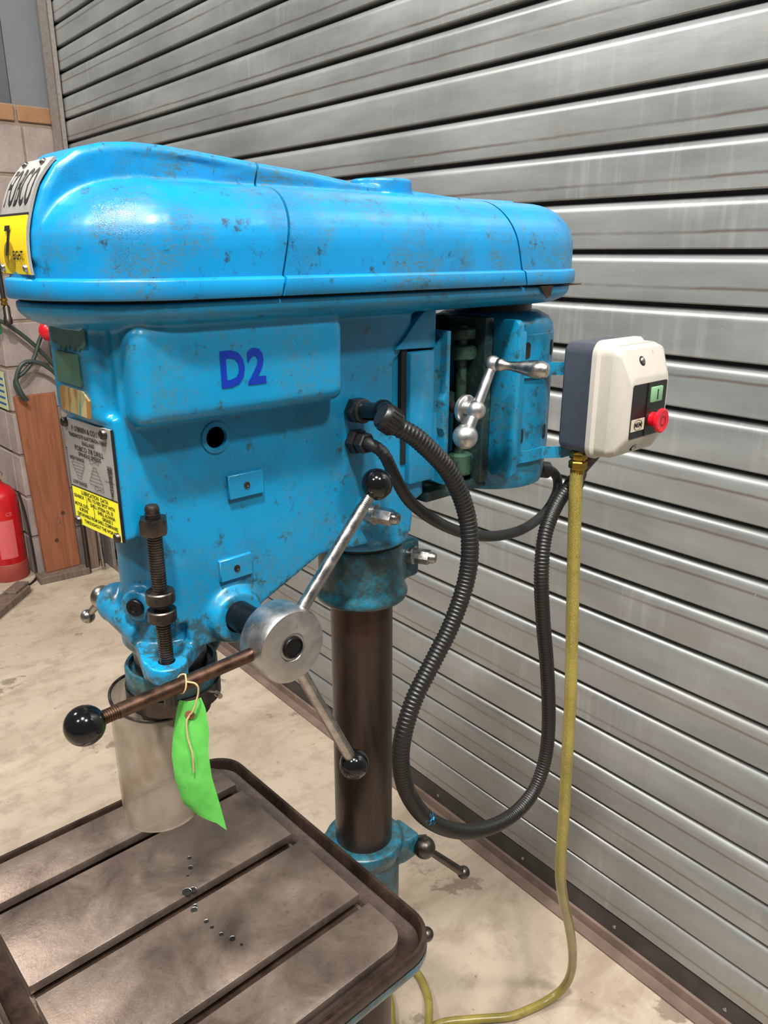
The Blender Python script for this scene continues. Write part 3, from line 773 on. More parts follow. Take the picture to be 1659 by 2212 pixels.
# --- feed shaft, hub and three arms
HX, HZ = -.2150, 1.2170
bm = bmesh.new(); cyl(bm, (HX, -.05, HZ), (HX, -.126, HZ), .0145, n=32); obj('feed_shaft', bm, 'black_metal', D)
bm = bmesh.new(); HY = -.158
lat(bm, (HX, -.122, HZ), (0, -1, 0), [(.012, 0), (.030, .0), (.0345, .003), (.0352, .010), (.0352, .032), (.0335, .0355), (.0300, .036), (.0135, .0355), (.0125, .0345), (0, .0345)], 64)
FH = obj('feed_hub', bm, 'alu', D)
bm = bmesh.new(); lat(bm, (HX, HY+.002, HZ), (0, -1, 0), [(.0105, 0), (.0105, .0015), (.0097, .0035), (.0088, .0038), (.0086, .0026), (0, .0026)], 36); obj('hub_cap', bm, 'black_metal', FH)
for (bx, by, bz), mt, thr in (((-.1010, -.142, 1.3420), 'steel', 1), ((-.4000, -.150, 1.2160), 'brown_steel', 1), ((-.1360, -.145, 1.0490), 'steel', 0)):
    c = V((HX, -.141, HZ)); b = V((bx, by, bz)); d = (b-c).normalized(); Ln = (b-c).length
    bm = bmesh.new(); cyl(bm, c+d*.033, c+d*(Ln-.026), .0060, n=20)
    if thr: thread(bm, c+d*(Ln-.027), c+d*(Ln-.008), .0056, .0018, 18, .0006)
    else: cyl(bm, c+d*(Ln-.027), c+d*(Ln-.008), .0060, n=18)
    obj('feed_arm', bm, mt, FH)
    bm = bmesh.new(); R_ = .0152
    pr_ = [(0, -R_)]+[(R_*math.sin(PI*i/28), -R_*math.cos(PI*i/28)) for i in range(1, 28)]+[(0, R_)]
    pr_ = [(r*(1 if not .30 < (z/R_+1)/2 < .34 else .988), z) for r, z in pr_]
    lathe(bm, pr_, 40, Matrix.Translation(b) @ rotto(d)); obj('ball_knob', bm, 'black_gloss', FH)

# --- clamp lever at the front left, and acorn-nutted clamp bolts
bm = bmesh.new(); ball(bm, (-.291, .070, 1.212), .0125, 14); cyl(bm, (-.291, .070, 1.212), (-.300, .088, 1.190), .0045, .0035, 14); ball(bm, (-.3015, .0905, 1.1865), .0075, 12)
cyl(bm, (-.290, .04, 1.214), (-.291, .070, 1.212), .007, n=14); obj('quill_clamp_lever', bm, 'steel', D)
for c, mt in (((-.037, -.068, 1.2790), 'steel'), ((.056, -.034, 1.1970), 'steel')):
    bm = bmesh.new(); c = V(c); d = V((.35, -.93, -.03)).normalized() if c.z > 1.22 else V((.42, -.90, 0)).normalized()
    cyl(bm, c-d*.03, c, .010, n=18); lat(bm, c-d*.001, d, [(.0115, 0), (.0115, .002)], 24)
    hexa(bm, c, c+d*.021, .0095, .05); lat(bm, c+d*.020, d, [(.0070, 0), (.0072, .005), (.0055, .0085), (0, .0100)], 20)
    obj('clamp_bolt', bm, mt, D, 28)
# --- collars on the column
bm = bmesh.new(); lathe(bm, [(.0386, 1.2235), (.050, 1.2235), (.052, 1.221), (.052, 1.169), (.0545, 1.164), (.0575, 1.158), (.0555, 1.152), (.048, 1.149), (.0386, 1.149)], 56)
add_box(bm, (.035, -.030, 1.165), (.072, .02, 1.215), .006, 3)
link('column_collar', fuse(bm, .0022, 3), 'teal', D)
bm = bmesh.new(); lathe(bm, [(.0386, 1.2236), (.0515, 1.2236), (.0515, 1.2262), (.0386, 1.2262)], 48); obj('collar_washer', bm, 'black_metal', D)
# --- table arm bracket
bm = bmesh.new()
lathe(bm, [(.0386, .790), (.050, .790), (.0535, .787), (.0535, .775), (.050, .769), (.0485, .765), (.0485, .640), (.0386, .640)], 56)
prism(bm, [(-.04, .765), (-.04, .645), (-.12, .70), (-.30, .80), (-.30, .822), (-.12, .822)], -.032, .032)
add_box(bm, (-.075, .005, .70), (-.03, .045, .787), .008, 3)
add_box(bm, (.03, -.045, .745), (.066, .0, .782), .006, 3)
link('table_arm', fuse(bm, .0026, 3), 'teal', D, 50)
bm = bmesh.new(); cyl(bm, (.055, -.03, .763), (.078, -.045, .762), .008, n=16); ball(bm, (.0665, -.0520, .7610), .0155, 16)
cyl(bm, (.0665, -.0520, .7610), (.128, -.070, .692), .0050, .0062, 16); ball(bm, (.1300, -.0707, .6905), .0095, 14)
obj('table_clamp_lever', bm, 'dark_steel', D)
bm = bmesh.new(); ball(bm, (.040, -.085, .650), .010, 14); cyl(bm, (.040, -.085, .650), (-.02, -.03, .655), .004, n=12); obj('elevating_handle', bm, 'dark_steel', D)
# --- table: drip tray and slotted top
tray = [(rrect(-.466, -.222, -.080, .222, .045, 10), z_) for z_ in (0,)]
def rr(o, z_, r=.045): return (rrect(-.468+o, -.224+o, -.078-o, .224-o, max(.006, r-o), 10), z_)
bm = bmesh.new(); loft(bm, [rr(.03, .810), rr(.010, .812), rr(.002, .820), rr(0, .832), rr(0, .8435), rr(.0015, .8455), rr(.005, .8455), rr(.0065, .843), rr(.0085, .831), rr(.013, .8275), rr(.04, .827)])
obj('drip_tray', bm, 'tray', D)
def skirt_z(z_): return z_
bm = bmesh.new(); loft(bm, [rr(.035, .8095), rr(.009, .8105), rr(.001, .8185), rr(-.0006, .824), rr(-.0004, .831)], cap=False); obj('tray_underside', bm, 'teal', D)
X0, X1 = -.4370, -.1130
bands = [(.1395, .2035), (.0085, .1235), (-.1235, -.0085), (-.2035, -.1395)]
bm = bmesh.new()
def strip(bm, y0, y1, z0, z1, r0, r1, bev=.0012):
    # r0: radius of the corners on the y0 side, r1: on the y1 side
    def corner(cx, cy, r, a0):
        if r < .003: return [(cx, cy)]
        return [(cx+r*math.cos(math.radians(a0+90*i/8)), cy+r*math.sin(math.radians(a0+90*i/8))) for i in range(9)]
    pts = corner(X1-(r1 if r1 >= .003 else 0), y1-(r1 if r1 >= .003 else 0), r1, 0)+corner(X0+(r1 if r1 >= .003 else 0), y1-(r1 if r1 >= .003 else 0), r1, 90)
    pts += corner(X0+(r0 if r0 >= .003 else 0), y0+(r0 if r0 >= .003 else 0), r0, 180)+corner(X1-(r0 if r0 >= .003 else 0), y0+(r0 if r0 >= .003 else 0), r0, 270)
    prism(bm, pts, z0, z1, 'z', bev, 2)
for i, (a, b) in enumerate(bands):
    strip(bm, a, b, .839, .850, .025 if i == 3 else 0, .025 if i == 0 else 0)
strip(bm, -.2025, .2025, .825, .832, .025, .025, 0)
for i, (a, b) in enumerate([(.1455, .2030), (.0145, .1175), (-.1175, -.0145), (-.2030, -.1455)]):
    strip(bm, a, b, .831, .8395, .025 if i == 3 else 0, .025 if i == 0 else 0, 0)
TT = obj('table_top', bm, 'table', D, 30)
bm = bmesh.new()
for y0 in (.1315, 0, -.1315): add_box(bm, (X0+.004, y0-.0140, .8318), (X1-.004, y0+.0140, .8326))
obj('slot_floor', bm, 'tray', TT, 0)
# drilled marks (shallow dimples with bright edge) on the top
bm = bmesh.new(); dm = bmesh.new()
for x, y, r in ((-.230, .058, .0028), (-.2370, .0430, .0036), (-.2455, .034, .0018), (-.259, .0125, .0062), (-.252, .0105, .0045), (-.262, -.0125, .003), (-.2655, -.0165, .0042), (-.2635, -.040, .003), (-.263, -.051, .0024), (-.2605, -.066, .0026), (-.2545, -.079, .0038), (-.2515, -.092, .0018)):
    r *= .85; lat(dm, (x, y, .8501), (0, 0, 1), [(r, 0), (r, .0002)], 14); lathe(bm, [(r, .0001), (r*1.12, 0), (r*1.1, .0005), (r, .0003)], 14, Matrix.Translation((x, y, .8502)), cap=False)
obj('drill_mark_edge', bm, 'steel', TT); obj('drill_mark', dm, 'void', TT, 0)

# --- motor and its swinging bracket
MX = .225; R_M = .0785
bm = bmesh.new()
lathe(bm, [(.030, 1.482), (.060, 1.480), (.072, 1.474), (.0775, 1.466), (.0785, 1.459), (.0785, 1.456), (R_M+.0012, 1.455), (R_M+.0012, 1.297), (R_M-.0005, 1.296), (R_M-.0015, 1.272), (.074, 1.262), (.050, 1.260), (.02, 1.260)], 72, Matrix.Translation((MX, 0, 0)))
MO = obj('motor', bm, 'blue_motor', D, 30)
bm = bmesh.new(); cyl(bm, (MX, 0, 1.478), (MX, 0, 1.492), .05, n=32); obj('motor_cap', bm, 'black_metal', MO)
def on_motor(an, z_, l): return V((MX+(R_M+l)*math.cos(an), (R_M+l)*math.sin(an), z_))
for an, z_ in ((-1.85, 1.437), (-2.03, 1.437), (-1.90, 1.331), (-1.2, 1.437), (-1.3, 1.331)):
    bm = bmesh.new(); m = Matrix.Translation(on_motor(an, z_, .0008)) @ rotto((math.cos(an), math.sin(an), 0))
    vs0 = set(bm.verts); prism(bm, rrect(-.0095, -.0042, .0095, .0042, .0040, 5), 0, .0012, 'z')
    nv = [v for v in bm.verts if v not in vs0]
    # orient the slot upright
    up = (rotto((math.cos(an), math.sin(an), 0)).inverted() @ V((0, 0, 1)).to_4d()).to_3d(); ang = math.atan2(up.y, up.x)
    bmesh.ops.transform(bm, matrix=m @ Matrix.Rotation(ang, 4, 'Z'), verts=nv); obj('vent_slot', bm, 'void', MO, 0)
# straps round the motor that carry the starter
for z0, z1 in ((1.404, 1.420), (1.297, 1.312)):
    bm = bmesh.new(); A = []
    arc = [on_motor(math.radians(a), 0, .002) for a in range(-150, -49, 5)]
    arc = [V((p.x, p.y, 0)) for p in arc]
    path = arc[:15]+[V((.262, -.096, 0)), V((.320, -.0965, 0))]
    for p in path:
        A.append([bm.verts.new((p.x, p.y, z0)), bm.verts.new((p.x, p.y, z1))])
    for a, b in zip(A, A[1:]): bm.faces.new((a[0], b[0], b[1], a[1]))
    me = mesh_of(bm); me = bake(me, [('SOLIDIFY', dict(thickness=.0025, offset=1))]); link('strap', me, 'blue_motor', MO, 30)
# bracket: cheek plates, base web
bm = bmesh.new()
def cheek(bm, x0, x1, y0, y1, z0, z1, r=.008): prism(bm, rrect(y0, z0, y1, z1, r, 5), x0, x1, 'x', .0012, 2)
cheek(bm, .160, .170, -.096, -.058, 1.286, 1.476, .008)
MB = obj('motor_bracket', bm, 'blue_motor', D)
bm = bmesh.new(); add_box(bm, (.168, -.090, 1.300), (.184, -.05, 1.462), .002, 2); obj('bracket_flange', bm, 'blue_motor', MB)
bm = bmesh.new(); add_box(bm, (.06, -.05, 1.266), (.19, .05, 1.280), .004, 2); add_box(bm, (.06, .01, 1.276), (.17, .03, 1.478), .003, 2); add_box(bm, (.146, -.058, 1.276), (.162, .03, 1.478), .003, 2); prism(bm, [(.07, 1.365), (.14, 1.395), (.14, 1.383), (.07, 1.345)], -.03, .012); obj('bracket_web', bm, 'grimy_shade', MB)  # dark casting added in the cavity, shade painted into its colour
# hinge block on the head with its thin flange
bm = bmesh.new(); add_box(bm, (.018, -.064, 1.300), (.056, .04, 1.448), .003, 2)
HB = obj('slide_block', bm, 'blue', D)
bm = bmesh.new(); prism(bm, [(.0, 1.452), (.060, 1.450), (.060, 1.5), (.052, 1.498), (.030, 1.480), (.012, 1.462)], -.060, .0, bev=.001); obj('gusset', bm, 'blue', D)
bm = bmesh.new(); prism(bm, [(.068, 1.292), (.068, 1.352), (.064, 1.359), (.064, 1.392), (.068, 1.399), (.068, 1.468), (.074, 1.468), (.074, 1.292)], -.070, .04, bev=.0008); obj('slide_flange', bm, 'blue_motor', D)
bm = bmesh.new(); prism(bm, [(.054, 1.445), (.070, 1.462), (.070, 1.292), (.054, 1.300)], -.060, .03); obj('slide_web', bm, 'blue_motor', D)
bm = bmesh.new(); cyl(bm, (.035, -.030, 1.278), (.035, -.030, 1.302), .027, n=28, bev=.004); obj('hinge_foot', bm, 'blue', D)
bm = bmesh.new(); add_box(bm, (.0105, -.0575, 1.325), (.019, -.05, 1.452)); obj('slide_gap', bm, 'void', D, 0)
# vertical hinge rod with its ears
bm = bmesh.new(); cyl(bm, (.132, -.034, 1.275), (.132, -.034, 1.468), .0068, n=16); obj('hinge_rod', bm, 'old_green', MB)
for z0, z1 in ((1.428, 1.446), (1.452, 1.466), (1.286, 1.314)):
    bm = bmesh.new(); lat(bm, (.132, -.034, z0), (0, 0, 1), [(.012, 0), (.016, .002), (.016, z1-z0-.002), (.013, z1-z0)], 24)
    if z0 < 1.44: add_box(bm, (.132, -.045, z0+.002), (.155, -.02, z1-.002), .003, 2)
    obj('hinge_ear', bm, 'old_green', MB)
# tension crank: threaded spindle, washer, hub ball, counterweight ball, arm, handle
CX, CZ = .083, 1.3830; dY = V((0, -1, 0))
bm = bmesh.new(); thread(bm, (CX, -.045, CZ-.002), (CX, -.089, CZ-.002), .0068, .0017, 18, .0006)
CR = obj('tension_crank', bm, 'dark_steel', D)
bm = bmesh.new(); lat(bm, (CX, -.084, CZ-.001), dY, [(.012, 0), (.0165, .001), (.0165, .005), (.0145, .0068), (.008, .0075)], 32); obj('washer', bm, 'alu', CR)
H0 = V((CX, -.102, CZ)); HT = V((.109, -.102, 1.4320)); HB_ = V((.067, -.102, 1.3555)); dd = (HT-HB_).normalized()
bm = bmesh.new(); ball(bm, H0, .0112, 16); cyl(bm, H0, H0+dY*-.012, .009, n=18); ball(bm, HB_-dd*.000, .0142, 18); cyl(bm, HB_, H0, .0072, .0066, 18)
cyl(bm, H0, HT, .0062, .0052, 18); ball(bm, HT, .0092, 14); obj('crank_arm', bm, 'alu', CR)
bm = bmesh.new(); lat(bm, HT+dY*.006, (.35, -1, -.06), [(.0062, 0), (.0078, .003), (.0075, .006), (.0053, .010), (.0050, .016), (.0064, .026), (.0086, .036), (.0100, .045), (.0098, .052), (.0072, .058), (0, .0605)], 28); obj('crank_grip', bm, 'steel', CR)

# ------------------------------------------------------------------ starter box
SB = tag(empty('starter_box', (.29, -.15, 1.305)), 'grey and cream starter switch box with red mushroom stop button, strapped behind the motor', 'switch box')
def place(o): o.matrix_parent_inverse = Matrix.Translation((-.29, .15, -1.305)); return o
BX0, BX1, BZ0, BZ1 = .249, .351, 1.308, 1.447
def boxloop(o, r=.014): return rrect(BX0+o, BZ0+o, BX1-o, BZ1-o, max(.003, r-o), 5)
def loft_y(bm, loops):
    R = [[bm.verts.new((x, y, z)) for x, z in pts] for pts, y in loops]; n = len(R[0])
    for a, b in zip(R, R[1:]):
        for i in range(n): bm.faces.new((a[i], a[(i+1) % n], b[(i+1) % n], b[i]))
    bm.faces.new(R[0]); bm.faces.new(R[-1])
bm = bmesh.new(); loft_y(bm, [(boxloop(.004), -.0965), (boxloop(.001), -.1), (boxloop(.0), -.139)]); place(obj('back_box', bm, 'slate', SB, 35))
bm = bmesh.new(); loft_y(bm, [(boxloop(-.001), -.1385), (boxloop(-.003), -.140), (boxloop(-.003), -.1465), (boxloop(-.0005), -.149), (boxloop(.001), -.150), (boxloop(.0015), -.166)])
def lidloop(o, ztop, zbot): return rrect(BX0+o, zbot, BX1-o, ztop, .010, 5)
loft_y(bm, [(lidloop(.0015, BZ1-.002, BZ0+.002), -.165), (lidloop(.003, BZ1-.006, BZ0+.006), -.1765), (lidloop(.008, BZ1-.036, BZ0+.024), -.189), (lidloop(.010, BZ1-.039, BZ0+.027), -.190)])
LID = place(obj('lid', bm, 'white_panel', SB, 28))
def lf(u, v, l): return V((u, -.1995-l, v))
bm = bmesh.new(); prism(bm, rrect(.2605, 1.3365, .3370, 1.4015, .003, 4), -.1912, -.1895); place(obj('switch_panel', bm, 'black_plastic', SB, 30))
bm = bmesh.new(); add_box(bm, (.2920, -.1925, 1.3365), (.2938, -.19, 1.4015)); place(obj('panel_ridge', bm, 'black_plastic', SB, 0))
bm = bmesh.new(); add_box(bm, (.2995, -.1940, 1.3770), (.3240, -.19, 1.3955), .0010, 2); gb = place(obj('start_button', bm, 'green_btn', SB))
bm = bmesh.new(); prism(bm, rrect(.3108, 1.380, .3128, 1.3925, .0009, 4), -.1945, -.1939)
cutb = place(obj('start_mark', bm, 'ink', SB, 0))
bm = bmesh.new(); lat(bm, (.3080, -.191, 1.3555), (0, -1, 0), [(.009, 0), (.009, .005), (.0065, .006), (.0065, .009), (.0125, .0100), (.0150, .0115), (.0150, .0145), (.0130, .0158), (.0120, .0155), (.0, .0157)], 36)
rb = place(obj('stop_button', bm, 'red', SB))
bm = bmesh.new()
for i in range(24):
    a, b = 2*PI*i/24, 2*PI*(i+1)/24; f = lambda r_, an: V((.3080+r_*math.cos(an), -.2070, 1.3555+r_*math.sin(an)))
    bm.faces.new([bm.verts.new(q) for q in (f(.0062, a), f(.0062, b), f(.0050, b), f(.0050, a))])
place(obj('stop_mark', bm, plain('dark_red_print', sr(110, 12, 22), .4), SB, 0))
bm = bmesh.new(); add_box(bm, (.2615, -.1918, 1.3455), (.2905, -.191, 1.3600)); place(obj('maker_label', bm, 'cream', SB, 0))
bm = bmesh.new(); mf = lambda u, v, l: V((u, -.1921-l, v)); flat_text(bm, 'MEM', .0078, .2760, 1.3527, mf, 1.0, .0002, .0001)
for i in range(28):
    a, b = 2*PI*i/28, 2*PI*(i+1)/28; f = lambda r_, an: V((.2760+r_*1.35*math.cos(an), -.1922, 1.3527+r_*.92*math.sin(an)))
    bm.faces.new([bm.verts.new(q) for q in (f(.0070, a), f(.0070, b), f(.0064, b), f(.0064, a))])
place(obj('lettering', bm, 'ink', SB, 0))
for z_, y_, dz in ((1.4270, -.1815, .45), (1.3225, -.1815, -.5)):
    d = V((0, -1, dz)).normalized(); bm = bmesh.new(); lat(bm, V((.288, y_, z_))-d*.003, d, [(.0062, 0), (.0062, .0038), (.0045, .0045), (.0045, .004)], 20); place(obj('screw_recess', bm, 'void', SB))
    bm = bmesh.new(); lat(bm, V((.288, y_, z_))-d*.001, d, [(.0042, 0), (.0042, .0028), (.003, .0040), (0, .0043)], 16); place(obj('lid_screw', bm, 'steel', SB))
bm = bmesh.new(); YG = V((.2625, -.1215, 0)); hexa(bm, YG+V((0, 0, 1.300)), YG+V((0, 0, 1.308)), .0115, .05); hexa(bm, YG+V((0, 0, 1.287)), YG+V((0, 0, 1.2975)), .0118, .08); cyl(bm, YG+V((0, 0, 1.281)), YG+V((0, 0, 1.31)), .0090, n=20)
place(obj('cable_gland', bm, 'brass', SB, 28))

# ------------------------------------------------------------------ conduits and cables
CO = tag(empty('conduit', (-.056, -.058, 1.395)), 'thick black corrugated conduit looping from the drill head down and up to the starter box', 'conduit')
def keep(o, par): o.matrix_parent_inverse = Matrix.Translation(-par.location); return o
pts = [(-.0760, -.1270, 1.4005), (-.066, -.133, 1.391), (-.045, -.141, 1.376), (-.010, -.150, 1.339), (.011, -.155, 1.296), (.015, -.160, 1.255), (.010, -.160, 1.214), (-.011, -.160, 1.171), (-.038, -.160, 1.137), (-.065, -.160, 1.103), (-.081, -.160, 1.065), (-.079, -.155, 1.027), (-.064, -.150, .980), (-.032, -.145, .927), (.014, -.140, .879), (.069, -.135, .840), (.127, -.130, .815), (.179, -.125, .806), (.222, -.120, .816), (.242, -.120, .857), (.244, -.120, .918), (.231, -.120, 1.005), (.213, -.120, 1.088), (.205, -.118, 1.156), (.222, -.108, 1.206), (.258, -.100, 1.240), (.296, -.098, 1.258)]
path = resample(catmull(pts, 10), .0011)
bm = bmesh.new(); sweep(bm, path, lambda i, u: .0100-(.0013 if i % 4 == 0 else (.0005 if i % 4 in (1, 3) else 0)), 16)
keep(obj('corrugated_tube', bm, 'black_plastic', CO, 0), CO)
for p in bpy.data.objects['corrugated_tube'].data.polygons: p.use_smooth = True
bm = bmesh.new(); ep = catmull([(-.056, -.062, 1.3955), (-.056, -.088, 1.3975), (-.060, -.104, 1.4015), (-.0700, -.118, 1.4030), (-.0760, -.1270, 1.4005)][0:2]+[(-.0590, -.1045, 1.4010), (-.0665, -.119, 1.4020), (-.0670, -.131, 1.3935)], 6)
sweep(bm, ep, .0095, 20); ball(bm, (-.0600, -.106, 1.4015), .0115, 12)
keep(obj('elbow', bm, 'black_gloss', CO), CO)
bm = bmesh.new(); hexa(bm, (-.056, -.056, 1.3955), (-.056, -.068, 1.3955), .0135, .05); keep(obj('lock_nut', bm, 'dark_steel', CO, 28), CO)
bm = bmesh.new(); lat(bm, (-.056, -.068, 1.3955), (0, -1, .05), [(.0115, 0), (.0125, .001), (.0125, .005), (.0105, .006)], 24); keep(obj('collar_ring', bm, 'black_plastic', CO), CO)
d = (V(pts[2])-V(pts[0])).normalized(); bm = bmesh.new(); a = V(pts[0])-d*.006
lat(bm, a, d, [(.011, 0), (.0128, .002), (.0134, .006), (.0134, .017), (.0125, .019), (.0105, .021)], 28)
for i in range(18):
    an = 2*PI*i/18; o_ = rotto(d) @ V((math.cos(an)*.0134, math.sin(an)*.0134, 0)).to_4d(); q = a+o_.to_3d(); cyl(bm, q+d*.006, q+d*.017, .0009, n=5)
keep(obj('ribbed_nut', bm, 'black_plastic', CO), CO)
# end fitting below the starter
bm = bmesh.new(); d = (V(pts[-1])-V(pts[-3])).normalized(); e = V(pts[-1])
lat(bm, e-d*.022, d, [(.0112, 0), (.0128, .002), (.0128, .022), (.0105, .024)], 24); keep(obj('ribbed_nut', bm, 'black_plastic', CO), CO)
bm = bmesh.new(); sweep(bm, catmull([e, e+d*.012, e+d*.017+V((0, 0, .006)), V((.314, -.112, 1.298)), V((.312, -.115, 1.309))], 6), .0095, 18); keep(obj('elbow', bm, plain('scuffed_pink_tape', sr(120, 96, 88), .5, dirt=sr(30, 28, 28), dirt_amt=.5, scale=50), CO), CO)
bm = bmesh.new(); i0 = int(len(path)*.545)
k0 = min(range(len(path)), key=lambda i: (path[i]-V((-.028, -.1445, .923))).length)
sweep(bm, path[k0-9:k0+10], lambda i, u: .01015-(.0012 if (i+k0-9) % 4 == 0 else 0)+.0, 16)
me = mesh_of(bm); b2 = bmesh.new(); b2.from_mesh(me)
cc = path[k0]; face_d = (cam.location-cc).normalized()
side_d = V((-.3, -.6, .75)).normalized()
bmesh.ops.delete(b2, geom=[f for f in b2.faces if (f.calc_center_median()-min(path[k0-9:k0+10], key=lambda q: (q-f.calc_center_median()).length)).normalized().dot(side_d) < .62+.16*math.sin(f.calc_center_median().x*900)+.12*math.sin(f.calc_center_median().z*1400)], context='FACES')
keep(obj('blue_paint_splash', b2, 'blue', CO, 0), CO)

MC = tag(empty('motor_cable', (-.056, -.058, 1.363)), 'thinner smooth black cable sagging from the drill head to the underside of the motor', 'cable')
pts = [(-.056, -.070, 1.3625), (-.0565, -.084, 1.363), (-.050, -.096, 1.354), (-.043, -.105, 1.331), (-.029, -.110, 1.305), (-.001, -.110, 1.281), (.041, -.105, 1.255), (.087, -.100, 1.234), (.147, -.090, 1.215), (.218, -.075, 1.203), (.276, -.065, 1.209), (.307, -.060, 1.228), (.317, -.055, 1.245), (.309, -.050, 1.260), (.285, -.040, 1.268)]
path = resample(catmull(pts, 10), .0016)
bm = bmesh.new(); sweep(bm, path, lambda i, u: .0066-(.0004 if (i % 3 == 0 and u < .35) else 0), 16); keep(obj('cable_sheath', bm, 'rubber', MC, 60), MC)
bm = bmesh.new(); hexa(bm, (-.056, -.056, 1.3625), (-.056, -.067, 1.3625), .0135, .05); hexa(bm, (-.056, -.067, 1.3625), (-.0563, -.079, 1.3628), .0112, .12); keep(obj('lock_nut', bm, 'black_plastic', MC, 28), MC)
bm = bmesh.new(); cyl(bm, (.275, -.035, 1.268), (.305, -.049, 1.262), .0115, n=18, bev=.003); keep(obj('entry_boot', bm, 'rubber', MC), MC)

YC = tag(empty('yellow_cable', (.2625, -.1215, 1.28)), 'yellow braided hose-covered supply cable hanging from the starter box and coiled on the floor', 'cable')
pts = [(.2625, -.1215, 1.286), (.262, -.1215, 1.262), (.268, -.1225, 1.173), (.276, -.124, 1.067), (.284, -.126, .953), (.290, -.126, .830), (.303, -.121, .711), (.312, -.116, .641), (.327, -.110, .579), (.378, -.090, .477), (.445, -.064, .360), (.5237, -.030, .210), (.568, -.004, .100), (.574, .016, .035), (.543, .033, .011), (.500, .047, .009), (.455, .066, .009), (.393, .1135, .009), (.335, .153, .009), (.28, .16, .009), (.20, .19, .009), (.19, .28, .009), (.25, .37, .009), (.34, .36, .009), (.385, .29, .009), (.368, .225, .010), (.325, .175, .020), (.28, .145, .024), (.235, .17, .012), (.262, .222, .009), (.295, .265, .009), (.31, .33, .009), (.25, .42, .009)]
path = resample(catmull(pts, 10), .006)
bm = bmesh.new(); sweep(bm, path, .0088, 16); keep(obj('braided_sheath', bm, 'yhose', YC), YC)
bm = bmesh.new(); cyl(bm, (.2622, -.1215, 1.262), (.2625, -.1215, 1.284), .0078, n=18); keep(obj('braid_end', bm, 'plate', YC), YC)

# ------------------------------------------------------------------ paper tag tied to the feed arm
TG = tag(empty('paper_tag', (-.317, -.155, 1.205)), 'bright green paper tag tied with string to the brown feed arm', 'tag')
armc = V((HX, -.141, HZ)).lerp(V((-.400, -.150, 1.2160)), .535)
armd = (V((-.400, -.150, 1.2160))-V((HX, -.141, HZ))).normalized()
# a ribbon with a slight curl; long axis hangs down, width along camera right
A = []
W0 = [(0, .0085, .000, 0), (.010, .0115, .0, .0), (.03, .0145, -.001, .002), (.05, .0150, -.003, .004), (.075, .0152, -.002, .004), (.10, .0150, .002, .002), (.118, .0152, .006, -.001)]
upc = V((-.3125, -.1475, 1.2010)); rdir = V((.72, -.69, 0)).normalized(); ndir = V((-.69, -.72, 0)).normalized()
bm = bmesh.new(); NU = 8
for i, (s_, hw, sh, bow) in enumerate(W0):
    row = []
    for k in range(NU+1):
        u = -1+2*k/NU; extra = 0
        if i == len(W0)-1: extra = .010*u+.006*(u > .5)*(u-.5)*2
        p = upc+rdir*(sh+u*hw)+V((0, 0, -s_-extra))+ndir*(bow+.004*(1-u*u)-.002*u)
        row.append(bm.verts.new(p))
    A.append(row)
for a, b in zip(A, A[1:]):
    for k in range(NU): bm.faces.new((a[k], a[k+1], b[k+1], b[k]))
me = mesh_of(bm); me = bake(me, [('SUBSURF', dict(levels=2, render_levels=2, subdivision_type='SIMPLE')), ('SOLIDIFY', dict(thickness=.0005))]); keep(link('card', me, 'tag', TG, 60), TG)
bm = bmesh.new(); hole = upc+rdir*.000+V((0, 0, -.012))+ndir*.0048; lat(bm, hole, ndir, [(.0016, 0), (.0042, 0), (.0042, .0004), (.0016, .0004)], 20); keep(obj('eyelet', bm, 'eyelet', TG), TG)
bm = bmesh.new()
ring = [armc+armd*.006*math.sin(t*.5)+V((0, 0, 1))*.0072*math.cos(t)+V((0, -1, 0))*.0072*math.sin(t) for t in [2*PI*i/20 for i in range(21)]]
sweep(bm, ring, .0007, 8)
front = armc+V((0, -.0072, .002))
lp = catmull([ring[3], front+rdir*.004+V((0, -.001, .0)), front+rdir*.006+V((0, 0, -.008)), hole+rdir*.004+V((0, 0, .006))+ndir*.002, hole+ndir*.001], 8); sweep(bm, lp, .0008, 8)
lp = catmull([hole+ndir*.001, hole-rdir*.0025+V((0, 0, -.006))+ndir*.002, hole-rdir*.002+V((0, 0, -.02))+ndir*.004, hole+rdir*.001+V((0, 0, -.035))+ndir*.0055, hole+rdir*.0005+V((0, 0, -.052))+ndir*.005], 8); sweep(bm, lp, .0008, 8)
keep(obj('string', bm, 'string', TG), TG)

# ------------------------------------------------------------------ things by the far pier
FE = tag(empty('fire_extinguisher', (.482, 3.29, 0)), 'red fire extinguisher standing on the floor at the left edge, by the block pier', 'extinguisher')
def at(o, par): return o
bm = bmesh.new(); lathe(bm, [(.06, .045), (.086, .045), (.088, .05), (.088, .40), (.082, .435), (.062, .465), (.035, .482), (.028, .49), (.028, .50)], 48); obj('cylinder', bm, 'ext_red', FE)
bm = bmesh.new(); lathe(bm, [(.078, 0), (.090, .0), (.092, .01), (.0925, .085), (.089, .09)], 48); obj('foot_skirt', bm, 'ext_foot', FE)
bm = bmesh.new(); cyl(bm, (0, 0, .495), (0, 0, .535), .024, n=20, bev=.003); add_box(bm, (-.10, -.014, .53), (.02, .014, .545), .003, 2); add_box(bm, (-.10, -.014, .565), (.012, .014, .60), .006, 3); cyl(bm, (0, 0, .53), (-.005, 0, .59), .014, n=16); obj('valve_head', bm, 'ext_red', FE)
bm = bmesh.new(); sweep(bm, [V((.012+.016*math.cos(t), -.03, .535+.016*math.sin(t))) for t in [2*PI*i/20 for i in range(21)]], .0018, 8); obj('pin_ring', bm, 'brass', FE)
cdir = math.atan2(-.6704-3.29, -.5725-.482)
def onext(u, v, l): a = cdir+.35+u/.088; return V(((.0885+l)*math.cos(a), (.0885+l)*math.sin(a), v))
